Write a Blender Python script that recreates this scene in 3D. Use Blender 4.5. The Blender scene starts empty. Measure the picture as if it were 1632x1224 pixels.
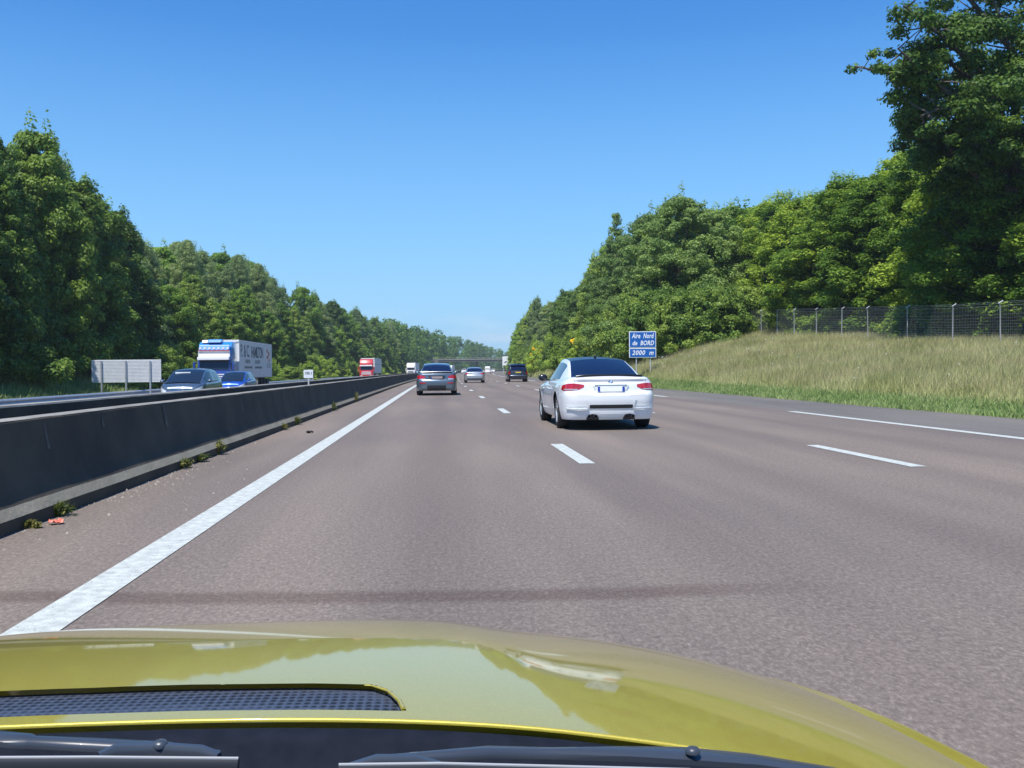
import bpy, bmesh, math, random
import numpy as np
from mathutils import Vector, Matrix
R_ = math.radians
random.seed(7); rng = np.random.default_rng(7)
S = bpy.context.scene
COL = S.collection

# ------------------------------------------------------------------ camera
F = 1474.0; W0, H0 = 1632, 1224; CAMZ = 1.138
VPX, VPY, ROLL = 700.0, 590.0, R_(0.6)
cd = bpy.data.cameras.new('camera'); cam = bpy.data.objects.new('camera', cd); COL.objects.link(cam)
dY = Vector((VPX - W0/2, -(VPY - H0/2), -F)).normalized()
up = Vector((-math.sin(ROLL), math.cos(ROLL), 0)); dZ = (up - dY*up.dot(dY)).normalized(); dX = dY.cross(dZ)
M3 = Matrix((dX, dY, dZ))
cam.matrix_world = Matrix.Translation((0, 0, CAMZ)) @ M3.to_4x4()
cd.sensor_width = 36; cd.lens = F/W0*36; cd.clip_start = 0.05; cd.clip_end = 6000
S.camera = cam
# ------------------------------------------------------------------ light
SUN = Vector((-.235, -.407, .883)).normalized()
w = bpy.data.worlds.new('World'); S.world = w; w.use_nodes = True
nt = w.node_tree; nt.nodes.clear()
sky = nt.nodes.new('ShaderNodeTexSky'); sky.sky_type = 'NISHITA'; sky.sun_disc = False
sky.sun_elevation = math.asin(SUN.z); sky.sun_rotation = math.atan2(SUN.x, SUN.y)
sky.air_density = 1.0; sky.dust_density = 0.0; sky.ozone_density = 4.0; sky.altitude = 100
bg = nt.nodes.new('ShaderNodeBackground'); bg.inputs[1].default_value = 0.135
wo = nt.nodes.new('ShaderNodeOutputWorld')
hs = nt.nodes.new('ShaderNodeHueSaturation'); hs.inputs['Saturation'].default_value = 1.5; hs.inputs['Hue'].default_value = .509; hs.inputs['Value'].default_value = 1.20; gm_ = nt.nodes.new('ShaderNodeGamma'); gm_.inputs[1].default_value = .80; nt.links.new(sky.outputs[0], gm_.inputs[0]); nt.links.new(gm_.outputs[0], hs.inputs['Color']); 
tcw = nt.nodes.new('ShaderNodeTexCoord'); sp_ = nt.nodes.new('ShaderNodeSeparateXYZ'); nt.links.new(tcw.outputs['Generated'], sp_.inputs[0])
rw = nt.nodes.new('ShaderNodeValToRGB'); rw.color_ramp.elements[0].position = 0; rw.color_ramp.elements[0].color = (.9,.9,.9,1); rw.color_ramp.elements[1].position = .34; rw.color_ramp.elements[1].color = (0,0,0,1)
nt.links.new(sp_.outputs[2], rw.inputs[0]); mw = nt.nodes.new('ShaderNodeMix'); mw.data_type = 'RGBA'; nt.links.new(rw.outputs[0], mw.inputs[0])
nt.links.new(hs.outputs[0], mw.inputs[6]); mw.inputs[7].default_value = (1.15, 2.85, 4.7, 1)   # clean summer air: pale blue, not white, low in the sky
# a few thin cloud wisps very low over the road
nw = nt.nodes.new('ShaderNodeTexNoise'); nw.inputs['Scale'].default_value = 9; nw.inputs['Detail'].default_value = 6; mp = nt.nodes.new('ShaderNodeMapping'); mp.inputs['Scale'].default_value = (1,1,5); nt.links.new(tcw.outputs['Generated'], mp.inputs[0]); nt.links.new(mp.outputs[0], nw.inputs['Vector'])
r1 = nt.nodes.new('ShaderNodeValToRGB'); r1.color_ramp.elements[0].position = .50; r1.color_ramp.elements[0].color = (0,0,0,1); r1.color_ramp.elements[1].position = .72; r1.color_ramp.elements[1].color = (1,1,1,1); nt.links.new(nw.outputs[0], r1.inputs[0])
r2 = nt.nodes.new('ShaderNodeValToRGB'); r2.color_ramp.elements[0].position = .03; r2.color_ramp.elements[0].color = (.8,.8,.8,1); r2.color_ramp.elements[1].position = .075; r2.color_ramp.elements[1].color = (0,0,0,1); nt.links.new(sp_.outputs[2], r2.inputs[0])
mm_ = nt.nodes.new('ShaderNodeMath'); mm_.operation = 'MULTIPLY'; nt.links.new(r1.outputs[0], mm_.inputs[0]); nt.links.new(r2.outputs[0], mm_.inputs[1])
mc = nt.nodes.new('ShaderNodeMix'); mc.data_type = 'RGBA'; nt.links.new(mm_.outputs[0], mc.inputs[0]); nt.links.new(mw.outputs[2], mc.inputs[6]); mc.inputs[7].default_value = (3.0, 4.0, 4.9, 1)
nt.links.new(mc.outputs[2], bg.inputs[0]); nt.links.new(bg.outputs[0], wo.inputs[0])
sl = bpy.data.lights.new('sun', 'SUN'); sl.energy = 4.1; sl.angle = R_(0.53); sl.color = (1, .955, .89)
so = bpy.data.objects.new('sun', sl); COL.objects.link(so)
so.rotation_euler = SUN.to_track_quat('Z', 'Y').to_euler()
S.view_settings.view_transform = 'Standard'; S.view_settings.look = 'None'
S.view_settings.exposure = 0.63; S.view_settings.gamma = 1

# ------------------------------------------------------------------ geometry of the road
def off(y): return 0.0 if y < 48 else (y-48)**2/7400.0
def head(y): return 0.0 if y < 48 else -math.atan((y-48)/3700.0)
def horizon(px): return VPY - (px-VPX)*math.tan(ROLL)
def interp(t, x):
    return float(np.interp(x, [a for a, b in t], [b for a, b in t]))
BANK = [(-50,1.0),(20,1.3),(41,1.93),(57,2.82),(70,3.52),(100,4.2),(200,4),(450,3),(900,3)]
def gz(s, y):
    if s >= 12.4:
        hb = interp(BANK, y)
        if s < 24: u = (s-12.4)/11.6; return -0.03 + hb*u*(1.55-.55*u)
        return -0.03 + hb + .05*min(s-24, 60)
    if s > -6.5: return -0.03
    if s > -19.4: return -0.03 - .055*(-6.5-s)
    b = -.03-.055*12.9
    if s > -21: return b
    return b + min(.28*(-21-s), 2.2) + .06*max(0, min(-29-s, 80))
def P(s, y, z=0): return (s+off(y), y, z)

# ------------------------------------------------------------------ helpers
def tag(o, label=None, cat=None, group=None, kind=None):
    if label: o['label'] = label
    if cat: o['category'] = cat
    if group: o['group'] = group
    if kind: o['kind'] = kind
    return o
def empty(name, loc=(0,0,0), rz=0, label=None, cat=None, group=None):
    o = bpy.data.objects.new(name, None); COL.objects.link(o); o.location = loc; o.rotation_euler = (0, 0, rz)
    o.empty_display_size = .2
    return tag(o, label, cat, group)
def link(name, me, mat=None, parent=None, smooth=False):
    o = bpy.data.objects.new(name, me); COL.objects.link(o)
    if mat: me.materials.append(mat)
    if parent: o.parent = parent
    if smooth:
        me.polygons.foreach_set('use_smooth', [True]*len(me.polygons))
        me.set_sharp_from_angle(angle=R_(smooth if smooth is not True else 35))
    return o
class MB:
    def __init__(s): s.v = []; s.f = []
    def add(s, vs, fs):
        n = len(s.v); s.v += [tuple(v) for v in vs]; s.f += [tuple(i+n for i in f) for f in fs]
    def box(s, c, d, rz=0, taper=1.0):
        x, y, z = d[0]/2, d[1]/2, d[2]/2; vs = []
        for k in (-1, 1):
            t = taper if k > 0 else 1
            for a, b in ((-1,-1),(1,-1),(1,1),(-1,1)):
                p = Vector((a*x*t, b*y*t, k*z)); p.rotate(Matrix.Rotation(rz, 3, 'Z')); vs.append(p+Vector(c))
        s.add(vs, [(3,2,1,0),(4,5,6,7),(0,1,5,4),(1,2,6,5),(2,3,7,6),(3,0,4,7)])
    def tube(s, pts, rs, n=8, cap=True):
        pts = [Vector(p) for p in pts]; rs = rs if hasattr(rs, '__len__') else [rs]*len(pts)
        rings = []; prev = None
        for i, p in enumerate(pts):
            d = (pts[min(i+1, len(pts)-1)]-pts[max(i-1, 0)]).normalized()
            a = prev if prev else (Vector((1,0,0)) if abs(d.x) < .8 else Vector((0,0,1)))
            a = (a - d*a.dot(d)).normalized(); prev = a; b = d.cross(a)
            rings.append([p + (a*math.cos(2*math.pi*k/n)+b*math.sin(2*math.pi*k/n))*rs[i] for k in range(n)])
        fs = []
        for i in range(len(pts)-1):
            for k in range(n):
                fs.append((i*n+k, i*n+(k+1)%n, (i+1)*n+(k+1)%n, (i+1)*n+k))
        if cap: fs += [tuple(range(n-1,-1,-1)), tuple((len(pts)-1)*n+k for k in range(n))]
        s.add([v for r in rings for v in r], fs)
    def grid(s, rows, close=False):
        m = len(rows[0]); fs = []
        for i in range(len(rows)-1):
            for k in range(m-1 if not close else m):
                fs.append((i*m+k, i*m+(k+1)%m, (i+1)*m+(k+1)%m, (i+1)*m+k))
        s.add([v for r in rows for v in r], fs)
    def lathe(s, prof, c=(0,0,0), n=24, axis='x'):
        rows = []
        for (a, r) in prof:
            rows.append([(c[0]+a, c[1]+r*math.cos(2*math.pi*k/n), c[2]+r*math.sin(2*math.pi*k/n)) for k in range(n)])
        s.grid(rows, True)
    def prism(s, poly, x0, x1, axis='x'):
        n = len(poly)
        if axis == 'x': vs = [(x0, a, b) for a, b in poly]+[(x1, a, b) for a, b in poly]
        elif axis == 'y': vs = [(a, x0, b) for a, b in poly]+[(a, x1, b) for a, b in poly]
        else: vs = [(a, b, x0) for a, b in poly]+[(a, b, x1) for a, b in poly]
        s.add(vs, [tuple(range(n-1,-1,-1)), tuple(range(n, 2*n))]+[(k, (k+1)%n, n+(k+1)%n, n+k) for k in range(n)])
    def build(s, name, mat, parent=None, smooth=False, bevel=0):
        me = bpy.data.meshes.new(name); me.from_pydata(s.v, [], s.f); me.validate()
        bm = bmesh.new(); bm.from_mesh(me); bmesh.ops.recalc_face_normals(bm, faces=bm.faces)
        if bevel: bmesh.ops.bevel(bm, geom=list(bm.edges), offset=bevel, segments=2, affect='EDGES', profile=.5, clamp_overlap=True)
        bm.to_mesh(me); bm.free()
        return link(name, me, mat, parent, smooth)
def npmesh(name, V, faces, mat, parent=None):
    me = bpy.data.meshes.new(name); nf, k = faces.shape
    me.vertices.add(len(V)); me.vertices.foreach_set('co', V.astype(np.float32).ravel())
    me.loops.add(nf*k); me.loops.foreach_set('vertex_index', faces.astype(np.int32).ravel())
    me.polygons.add(nf); me.polygons.foreach_set('loop_start', np.arange(0, nf*k, k, dtype=np.int32))
    me.update(calc_edges=True)
    if mat: me.materials.append(mat)
    return me
def copy_tree(o, parent=None):
    c = o.copy(); COL.objects.link(c)
    if parent: c.parent = parent
    for ch in o.children: copy_tree(ch, c)
    return c
def text_mb(txt, size, shear=0.0, ext=.004, bold=0.0, spacing=1.0):
    cu = bpy.data.curves.new('t', 'FONT'); cu.body = txt; cu.size = size; cu.shear = shear; cu.extrude = ext; cu.offset = bold
    cu.align_x = 'CENTER'; cu.align_y = 'CENTER'; cu.space_character = spacing; cu.resolution_u = 3
    o = bpy.data.objects.new('t', cu); COL.objects.link(o)
    dg = bpy.context.evaluated_depsgraph_get(); me = bpy.data.meshes.new_from_object(o.evaluated_get(dg))
    bpy.data.objects.remove(o); bpy.data.curves.remove(cu); return me
def text(txt, size, name, mat, parent, loc, rot=(R_(90),0,0), **k):
    fit = k.pop('fit', None); me = text_mb(txt, size, **k); o = link(name, me, mat, parent)
    if fit:
        d = o.dimensions; o.scale = (fit[0]/max(v.co.x*2 for v in me.vertices) if False else fit[0]/(max(v.co.x for v in me.vertices)-min(v.co.x for v in me.vertices)), fit[1]/(max(v.co.y for v in me.vertices)-min(v.co.y for v in me.vertices)), 1)
    o.location = loc; o.rotation_euler = rot; return o

# ------------------------------------------------------------------ materials
def mat(name, col, rough=.6, metal=0, coat=0, noise=None, nscale=6, bump=0, bscale=60, spec=.5, trans=0, emit=None, coords='Object', alpha=1, detail=6):
    m = bpy.data.materials.new(name); m.use_nodes = True; n = m.node_tree; b = n.nodes['Principled BSDF']; L = n.links
    b.inputs['Base Color'].default_value = (*col, 1); b.inputs['Roughness'].default_value = rough
    b.inputs['Metallic'].default_value = metal; b.inputs['Coat Weight'].default_value = coat; b.inputs['Coat Roughness'].default_value = .02
    b.inputs['Specular IOR Level'].default_value = spec; b.inputs['Transmission Weight'].default_value = trans
    if noise or bump:
        tc = n.nodes.new('ShaderNodeTexCoord')
    if noise:
        t = n.nodes.new('ShaderNodeTexNoise'); t.inputs['Scale'].default_value = nscale; t.inputs['Detail'].default_value = detail
        L.new(tc.outputs[coords], t.inputs['Vector'])
        r = n.nodes.new('ShaderNodeValToRGB'); r.color_ramp.elements[0].position = .35; r.color_ramp.elements[1].position = .68
        r.color_ramp.elements[0].color = (*col, 1); r.color_ramp.elements[1].color = (*noise, 1)
        L.new(t.outputs[0], r.inputs[0]); L.new(r.outputs[0], b.inputs['Base Color'])
    if bump:
        t2 = n.nodes.new('ShaderNodeTexNoise'); t2.inputs['Scale'].default_value = bscale; L.new(tc.outputs[coords], t2.inputs['Vector'])
        bp = n.nodes.new('ShaderNodeBump'); bp.inputs['Strength'].default_value = bump; bp.inputs['Distance'].default_value = .02
        L.new(t2.outputs[0], bp.inputs['Height']); L.new(bp.outputs[0], b.inputs['Normal'])
    return m
def N(m, t): return m.node_tree.nodes.new(t)
def ramp(m, src, stops):
    r = N(m, 'ShaderNodeValToRGB'); e = r.color_ramp.elements
    while len(e) < len(stops): e.new(.5)
    for k, (p, c) in enumerate(stops): e[k].position = p; e[k].color = (*c, 1) if len(c) == 3 else c
    m.node_tree.links.new(src, r.inputs[0]); return r.outputs[0]
def mixc(m, fac, a, b, mode='MIX'):
    x = N(m, 'ShaderNodeMix'); x.data_type = 'RGBA'; x.blend_type = mode; L = m.node_tree.links
    for sock, v in ((x.inputs[0], fac), (x.inputs[6], a), (x.inputs[7], b)):
        if isinstance(v, (int, float)): sock.default_value = v
        elif isinstance(v, tuple): sock.default_value = (*v, 1)
        else: L.new(v, sock)
    return x.outputs[2]
def noise(m, vec, scale, detail=5, rough=.55):
    t = N(m, 'ShaderNodeTexNoise'); t.inputs['Scale'].default_value = scale; t.inputs['Detail'].default_value = detail; t.inputs['Roughness'].default_value = rough
    m.node_tree.links.new(vec, t.inputs['Vector']); return t.outputs[0]
def mapping(m, src, sc=(1,1,1), loc=(0,0,0)):
    t = N(m, 'ShaderNodeMapping'); t.inputs['Scale'].default_value = sc; t.inputs['Location'].default_value = loc
    m.node_tree.links.new(src, t.inputs[0]); return t.outputs[0]
def mth(m, op, a, b=None, c=None):
    t = N(m, 'ShaderNodeMath'); t.operation = op
    for i, v in enumerate((a, b, c)):
        if v is None: continue
        if isinstance(v, (int, float)): t.inputs[i].default_value = v
        else: m.node_tree.links.new(v, t.inputs[i])
    return t.outputs[0]

def asphalt(name, base, light, tracks=None, cross_band=False):
    m = bpy.data.materials.new(name); m.use_nodes = True; b = m.node_tree.nodes['Principled BSDF']; L = m.node_tree.links
    uv = N(m, 'ShaderNodeUVMap'); uv.uv_map = 'road'   # u = lateral metres, v = metres along
    fine = noise(m, mapping(m, uv.outputs[0], (1, .55, 1)), 48, 4, .85)
    fine2 = noise(m, mapping(m, uv.outputs[0], (1, .6, 1), (9, 3, 0)), 22, 4, .7)
    big = noise(m, mapping(m, uv.outputs[0], (.9, .09, 1)), 1.0, 5, .6)
    patch = noise(m, mapping(m, uv.outputs[0], (.25, .12, 1), (4, 4, 0)), 1.0, 3, .5)
    c = ramp(m, fine, [(.3, tuple(x*.45 for x in base)), (.5, base), (.68, light)])
    c = mixc(m, .45, c, ramp(m, fine2, [(.3, tuple(x*.6 for x in base)), (.7, tuple(x*1.25 for x in base))]))
    c = mixc(m, 1.0, c, ramp(m, big, [(.3, (.80,.80,.82)), (.7, (1.13,1.10,1.09))]), 'MULTIPLY')
    c = mixc(m, .8, c, ramp(m, patch, [(.35, (.90,.90,.93)), (.65, (1.07,1.05,1.04))]), 'MULTIPLY')
    sep = N(m, 'ShaderNodeSeparateXYZ'); L.new(uv.outputs[0], sep.inputs[0])
    if tracks:
        # polished wheel tracks of the lanes
        ph = mth(m, 'MULTIPLY', mth(m, 'ADD', sep.outputs[0], 1.75), 2*math.pi/1.75)
        tr = mth(m, 'MULTIPLY', mth(m, 'ADD', mth(m, 'COSINE', ph), 1.0), .5)
        tr = mth(m, 'MULTIPLY', mth(m, 'POWER', tr, 2.0), mth(m, 'ADD', big, .15))
        c = mixc(m, tr, c, mixc(m, 1.0, c, (.84,.83,.85), 'MULTIPLY'))
    if tracks:
        # dark oil drip line in the middle of each lane and tarred seams between the lanes
        od = mth(m, 'ABSOLUTE', mth(m, 'SUBTRACT', mth(m, 'FRACT', mth(m, 'ADD', mth(m, 'MULTIPLY', sep.outputs[0], 1/3.5), .5)), .5))
        k = mixc(m, 1.0, ramp(m, od, [(.02, (.22,)*3), (.12, (0,)*3)]), ramp(m, big, [(.35, (.2,)*3), (.6, (1,)*3)]), 'MULTIPLY')
        c = mixc(m, k, c, mixc(m, 1.0, c, (.74,.73,.74), 'MULTIPLY'))
        wb = mth(m, 'MULTIPLY', noise(m, mapping(m, uv.outputs[0], (0,.35,1)), 1.0, 4), .05)
        sd = mth(m, 'ABSOLUTE', mth(m, 'SUBTRACT', mth(m, 'FRACT', mth(m, 'ADD', mth(m, 'MULTIPLY', mth(m, 'ADD', sep.outputs[0], wb), 1/3.5), .957)), .5))
        c = mixc(m, ramp(m, sd, [(.002, (.13,)*3), (.007, (0,)*3)]), c, (.07,.062,.058))
    if cross_band:
        # darker brown transverse band just beyond the yellow car
        wob = noise(m, mapping(m, uv.outputs[0], (.6, 0, 1)), 1.0, 3)
        y = mth(m, 'SUBTRACT', sep.outputs[1], mth(m, 'ADD', mth(m, 'MULTIPLY', wob, .25), 4.50))
        x2 = mth(m, 'MULTIPLY', mth(m, 'MULTIPLY', mth(m, 'SUBTRACT', sep.outputs[0], 1.1), mth(m, 'SUBTRACT', sep.outputs[0], 1.1)), .025)
        d = mth(m, 'ABSOLUTE', mth(m, 'SUBTRACT', y, x2))
        k = ramp(m, d, [(.07, (1,1,1)), (.17, (0,0,0))])
        ex = ramp(m, mth(m, 'MULTIPLY', sep.outputs[0], .2), [(.22, (1,1,1)), (.42, (0,0,0))])
        k = mixc(m, 1.0, mixc(m, 1.0, k, ex, 'MULTIPLY'), ramp(m, fine2, [(.3, (.35,)*3), (.6, (1,)*3)]), 'MULTIPLY')
        c = mixc(m, k, c, mixc(m, 1.0, c, (.62,.55,.54), 'MULTIPLY'))
    L.new(c, b.inputs['Base Color']); b.inputs['Roughness'].default_value = .82; b.inputs['Specular IOR Level'].default_value = .35
    bp = N(m, 'ShaderNodeBump'); bp.inputs['Strength'].default_value = .5; bp.inputs['Distance'].default_value = .006
    L.new(fine, bp.inputs['Height']); L.new(bp.outputs[0], b.inputs['Normal'])
    return m
M = {}
M['asphalt'] = asphalt('asphalt', (.182,.152,.124), (.39,.335,.28), tracks=True, cross_band=True)
M['shoulder'] = asphalt('shoulder asphalt', (.145,.136,.120), (.31,.295,.265), cross_band=True)
M['asphalt2'] = asphalt('far asphalt', (.17,.15,.145), (.33,.30,.29), tracks=True)
M['paint'] = mat('road paint', (.55,.58,.53), .65, noise=(.38,.40,.37), nscale=14, coords='Object', bump=.4, bscale=120, detail=8)
pm_ = M['paint']; pb = pm_.node_tree.nodes['Principled BSDF']; src = pb.inputs['Base Color'].links[0].from_socket; tcp = N(pm_, 'ShaderNodeTexCoord')
wear = ramp(pm_, noise(pm_, mapping(pm_, tcp.outputs['Object'], (1,.6,1)), 45, 4, .8), [(.60, (0,0,0)), (.68, (1,1,1))])
pm_.node_tree.links.new(mixc(pm_, wear, src, (.19,.175,.16)), pb.inputs['Base Color'])
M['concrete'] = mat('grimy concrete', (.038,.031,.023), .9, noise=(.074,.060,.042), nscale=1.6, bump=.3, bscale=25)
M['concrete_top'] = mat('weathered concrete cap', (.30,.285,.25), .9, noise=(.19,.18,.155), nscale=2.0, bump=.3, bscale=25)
M['foot'] = mat('concrete foot with painted sunlight', (.25,.22,.16), .9, noise=(.32,.285,.21), nscale=2.2, bump=.3, bscale=25)  # lighter colour paints the sunlit strip onto the barrier's lower slope
M['streak'] = mat('lime streak', (.10,.10,.095), .9, noise=(.06,.058,.05), nscale=9)
M['soil'] = mat('gravelly soil', (.10,.085,.06), .95, noise=(.16,.13,.09), nscale=3, bump=.5, bscale=40)
M['galv'] = mat('galvanised steel', (.50,.53,.56), .42, metal=.65, noise=(.42,.45,.49), nscale=4)
M['galv_post'] = mat('galvanised fence post', (.55,.57,.58), .5, metal=.3, noise=(.45,.46,.47), nscale=5)
M['sign_back'] = mat('sign back aluminium', (.72,.74,.76), .5, noise=(.64,.66,.68), nscale=3)
M['tyre'] = mat('tyre rubber', (.018,.018,.019), .85, bump=.2, bscale=80)
M['rim'] = mat('alloy rim', (.30,.31,.33), .3, metal=.9)
M['rim_d'] = mat('dark alloy rim', (.10,.10,.11), .3, metal=.8)
M['black'] = mat('black plastic', (.016,.017,.02), .45)
M['under'] = mat('dark underbody', (.012,.012,.013), .9)
M['glass'] = mat('dark car glass', (.006,.010,.035), .04, spec=.6)
M['glass2'] = mat('windscreen glass', (.012,.020,.035), .05, spec=.5)
M['chrome'] = mat('chrome', (.7,.7,.72), .15, metal=1)
M['redlamp'] = mat('red tail lamp', (.52,.012,.018), .12, coat=1, noise=(.34,.006,.012), nscale=14)
M['clearlamp'] = mat('clear lamp', (.62,.66,.68), .1, coat=1, metal=.3)
M['white'] = mat('white paint', (.76,.78,.78), .3, coat=1)
M['whitematt'] = mat('white panel', (.80,.80,.78), .5)
M['plate'] = mat('white number plate', (.85,.86,.84), .4)
M['plate_y'] = mat('yellow number plate', (.75,.55,.04), .4)
M['blueband'] = mat('blue band', (.01,.05,.35), .4)
M['grey'] = mat('blue grey metallic', (.115,.15,.185), .32, metal=.55, coat=1)
M['silver'] = mat('silver metallic', (.42,.45,.48), .32, metal=.6, coat=1)
M['navy'] = mat('dark navy metallic', (.018,.022,.04), .35, metal=.3, coat=1)
M['slate'] = mat('slate blue metallic', (.085,.12,.165), .30, metal=.5, coat=1)
M['blue'] = mat('bright blue metallic', (.012,.07,.42), .3, metal=.3, coat=1)
M['carbon'] = mat('dark roof', (.012,.014,.022), .25)
M['red'] = mat('red paint', (.50,.016,.025), .35, coat=1)
M['trblue'] = mat('truck light blue', (.02,.22,.62), .35, coat=1)
M['trnavy'] = mat('truck dark blue', (.012,.05,.28), .35, coat=1)
M['trailer'] = mat('trailer grey white', (.74,.76,.74), .5, noise=(.68,.71,.69), nscale=.8)
M['textgrey'] = mat('grey lettering', (.10,.12,.13), .6)
M['orange'] = mat('orange lettering', (.55,.16,.05), .6)
M['signblue'] = mat('sign blue', (.006,.105,.40), .45)
M['signwhite'] = mat('sign white', (.80,.83,.85), .5)
M['bark'] = mat('bark', (.10,.08,.06), .9, noise=(.05,.042,.035), nscale=8, bump=.6, bscale=30)
M['barkb'] = mat('pale bark', (.24,.22,.20), .9, noise=(.10,.09,.08), nscale=6, bump=.4, bscale=30)
M['bridge'] = mat('bridge concrete', (.13,.12,.11), .9, noise=(.09,.085,.08), nscale=.4)
M['bridge_l'] = mat('bridge parapet', (.36,.34,.31), .8, noise=(.28,.27,.25), nscale=.6)
M['litter'] = mat('red litter', (.62,.10,.06), .6, noise=(.75,.30,.22), nscale=25)

def leafmat(name, dark, mid, light, transl=.42, rough=.55):
    m = bpy.data.materials.new(name); m.use_nodes = True; n = m.node_tree; b = n.nodes['Principled BSDF']; L = n.links
    geo = N(m, 'ShaderNodeNewGeometry'); oi = N(m, 'ShaderNodeObjectInfo')
    tc = N(m, 'ShaderNodeTexCoord')
    cl = noise(m, tc.outputs['Object'], .55, 4)
    k = mth(m, 'ADD', mth(m, 'MULTIPLY', geo.outputs['Random Per Island'], .45), mth(m, 'MULTIPLY', cl, .9))
    k = mth(m, 'ADD', k, mth(m, 'MULTIPLY', mth(m, 'SUBTRACT', oi.outputs['Random'], .5), .42))
    gain = (1.85, 1.68, 1.25); dark, mid, light = [tuple(v*g_ for v, g_ in zip(q, gain)) for q in (dark, mid, light)]
    c = ramp(m, k, [(.38, dark), (.66, mid), (.98, light)])
    L.new(c, b.inputs['Base Color']); b.inputs['Roughness'].default_value = rough; b.inputs['Specular IOR Level'].default_value = .3
    tr = N(m, 'ShaderNodeBsdfTranslucent'); L.new(c, tr.inputs[0])
    mx = N(m, 'ShaderNodeMixShader'); mx.inputs[0].default_value = transl
    L.new(b.outputs[0], mx.inputs[1]); L.new(tr.outputs[0], mx.inputs[2]); L.new(mx.outputs[0], n.nodes['Material Output'].inputs[0])
    return m
M['leaf'] = leafmat('leaves', (.050,.105,.020), (.095,.185,.030), (.19,.30,.055))
M['leaf_dark'] = leafmat('dark leaves', (.034,.074,.020), (.062,.125,.026), (.14,.22,.042))
M['leaf_birch'] = leafmat('grey green leaves', (.088,.145,.070), (.128,.195,.090), (.20,.27,.13))
M['leaf_willow'] = leafmat('mid grey green leaves', (.065,.118,.046), (.105,.180,.060), (.20,.29,.10))
M['leaf_beech'] = leafmat('beech leaves', (.048,.105,.018), (.105,.190,.028), (.23,.32,.050))
M['leaf_bush'] = leafmat('yellow green leaves', (.085,.15,.026), (.155,.25,.042), (.27,.37,.075))
M['leaf_shrub'] = leafmat('shrub leaves', (.054,.112,.030), (.104,.180,.040), (.20,.28,.07))
M['broom'] = leafmat('broom flowers', (.50,.36,.01), (.68,.52,.02), (.80,.66,.05))
M['weed'] = leafmat('weed leaves', (.03,.05,.015), (.065,.09,.028), (.15,.15,.06))

# ------------------------------------------------------------------ ground, roads
def strip(name, s0, s1, ys, zf, mtl, n=1, kind='structure', parent=None):
    V = []; UV = []; Fc = []
    for y in ys:
        for k in range(n+1):
            s = s0 + (s1-s0)*k/n; V.append((s+off(y), y, zf(s, y))); UV.append((s, y))
    for i in range(len(ys)-1):
        for k in range(n):
            a = i*(n+1)+k; Fc.append((a, a+1, a+n+2, a+n+1))
    me = bpy.data.meshes.new(name); me.from_pydata(V, [], Fc)
    uv = me.uv_layers.new(name='road')
    for l in me.loops: uv.data[l.index].uv = UV[l.vertex_index]
    o = link(name, me, mtl, parent)
    if kind: o['kind'] = kind
    return o
YS = list(range(-40, 60, 4)) + list(range(60, 300, 10)) + list(range(300, 1000, 25)) + list(range(1000, 2601, 100))
g = bpy.data.materials.new('ground'); g.use_nodes = True
tc = N(g, 'ShaderNodeTexCoord'); b = g.node_tree.nodes['Principled BSDF']; b.inputs['Roughness'].default_value = .95
n1 = noise(g, tc.outputs['Object'], .35, 6); n2 = noise(g, tc.outputs['Object'], 6, 6, .7)
c1 = ramp(g, n1, [(.35, (.075,.105,.022)), (.55, (.12,.13,.04)), (.7, (.19,.16,.07))])
c1 = mixc(g, .6, c1, ramp(g, n2, [(.3, (.04,.055,.015)), (.7, (.16,.17,.06))]))
g.node_tree.links.new(c1, b.inputs['Base Color'])
SS = [-900,-400,-200,-110,-80,-60,-45,-36,-32,-29,-27,-25,-23,-21,-20.2,-19.4,-13,-6.5,-3.3,0,12.4,13,14,15,16,17.5,19,20.5,22,24,26,30,36,45,60,84,120,200,400,900]
V = [(s+off(y), y, gz(s, y) + (0.12*math.sin(s*1.7+y*.31)*math.sin(y*.23+s*.4) if (s > 14 or s < -22) else 0)) for y in YS for s in SS]
m_ = len(SS); Fc = [(i*m_+k, i*m_+k+1, (i+1)*m_+k+1, (i+1)*m_+k) for i in range(len(YS)-1) for k in range(m_-1)]
me = bpy.data.meshes.new('ground'); me.from_pydata(V, [], Fc); tag(link('ground', me, g, smooth=True), kind='structure')
YR = [y for y in YS if y <= 1000]
strip('road', -3.2, 9.12, YR, lambda s, y: 0.0, M['asphalt'], 4)
def edge_strip():
    ys = list(np.arange(-40, 120, .5)) + list(np.arange(120, 1000, 10)); rr = random.Random(3)
    V = []; UV = []; Fc = []
    for y in ys:
        e = 12.25 + .10*math.sin(y*.7) + .08*math.sin(y*2.1+1) + rr.uniform(-.06, .06)
        for s in (9.12, 10.5, e): V.append((s+off(y), y, -.001 if s > 9 else 0)); UV.append((s, y))
    for i in range(len(ys)-1):
        for k in range(2): a = i*3+k; Fc.append((a, a+1, a+4, a+3))
    me = bpy.data.meshes.new('hard_shoulder'); me.from_pydata(V, [], Fc); uv = me.uv_layers.new(name='road')
    for l in me.loops: uv.data[l.index].uv = UV[l.vertex_index]
    tag(link('hard_shoulder', me, M['shoulder']), kind='structure')
edge_strip()
strip('opposite_road', -19.3, -4.9, YR, lambda s, y: gz(s, y)+.034, M['asphalt2'], 8)
strip('median_ground', -4.9, -3.2, YR, lambda s, y: .001, M['soil'], 1)

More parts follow.
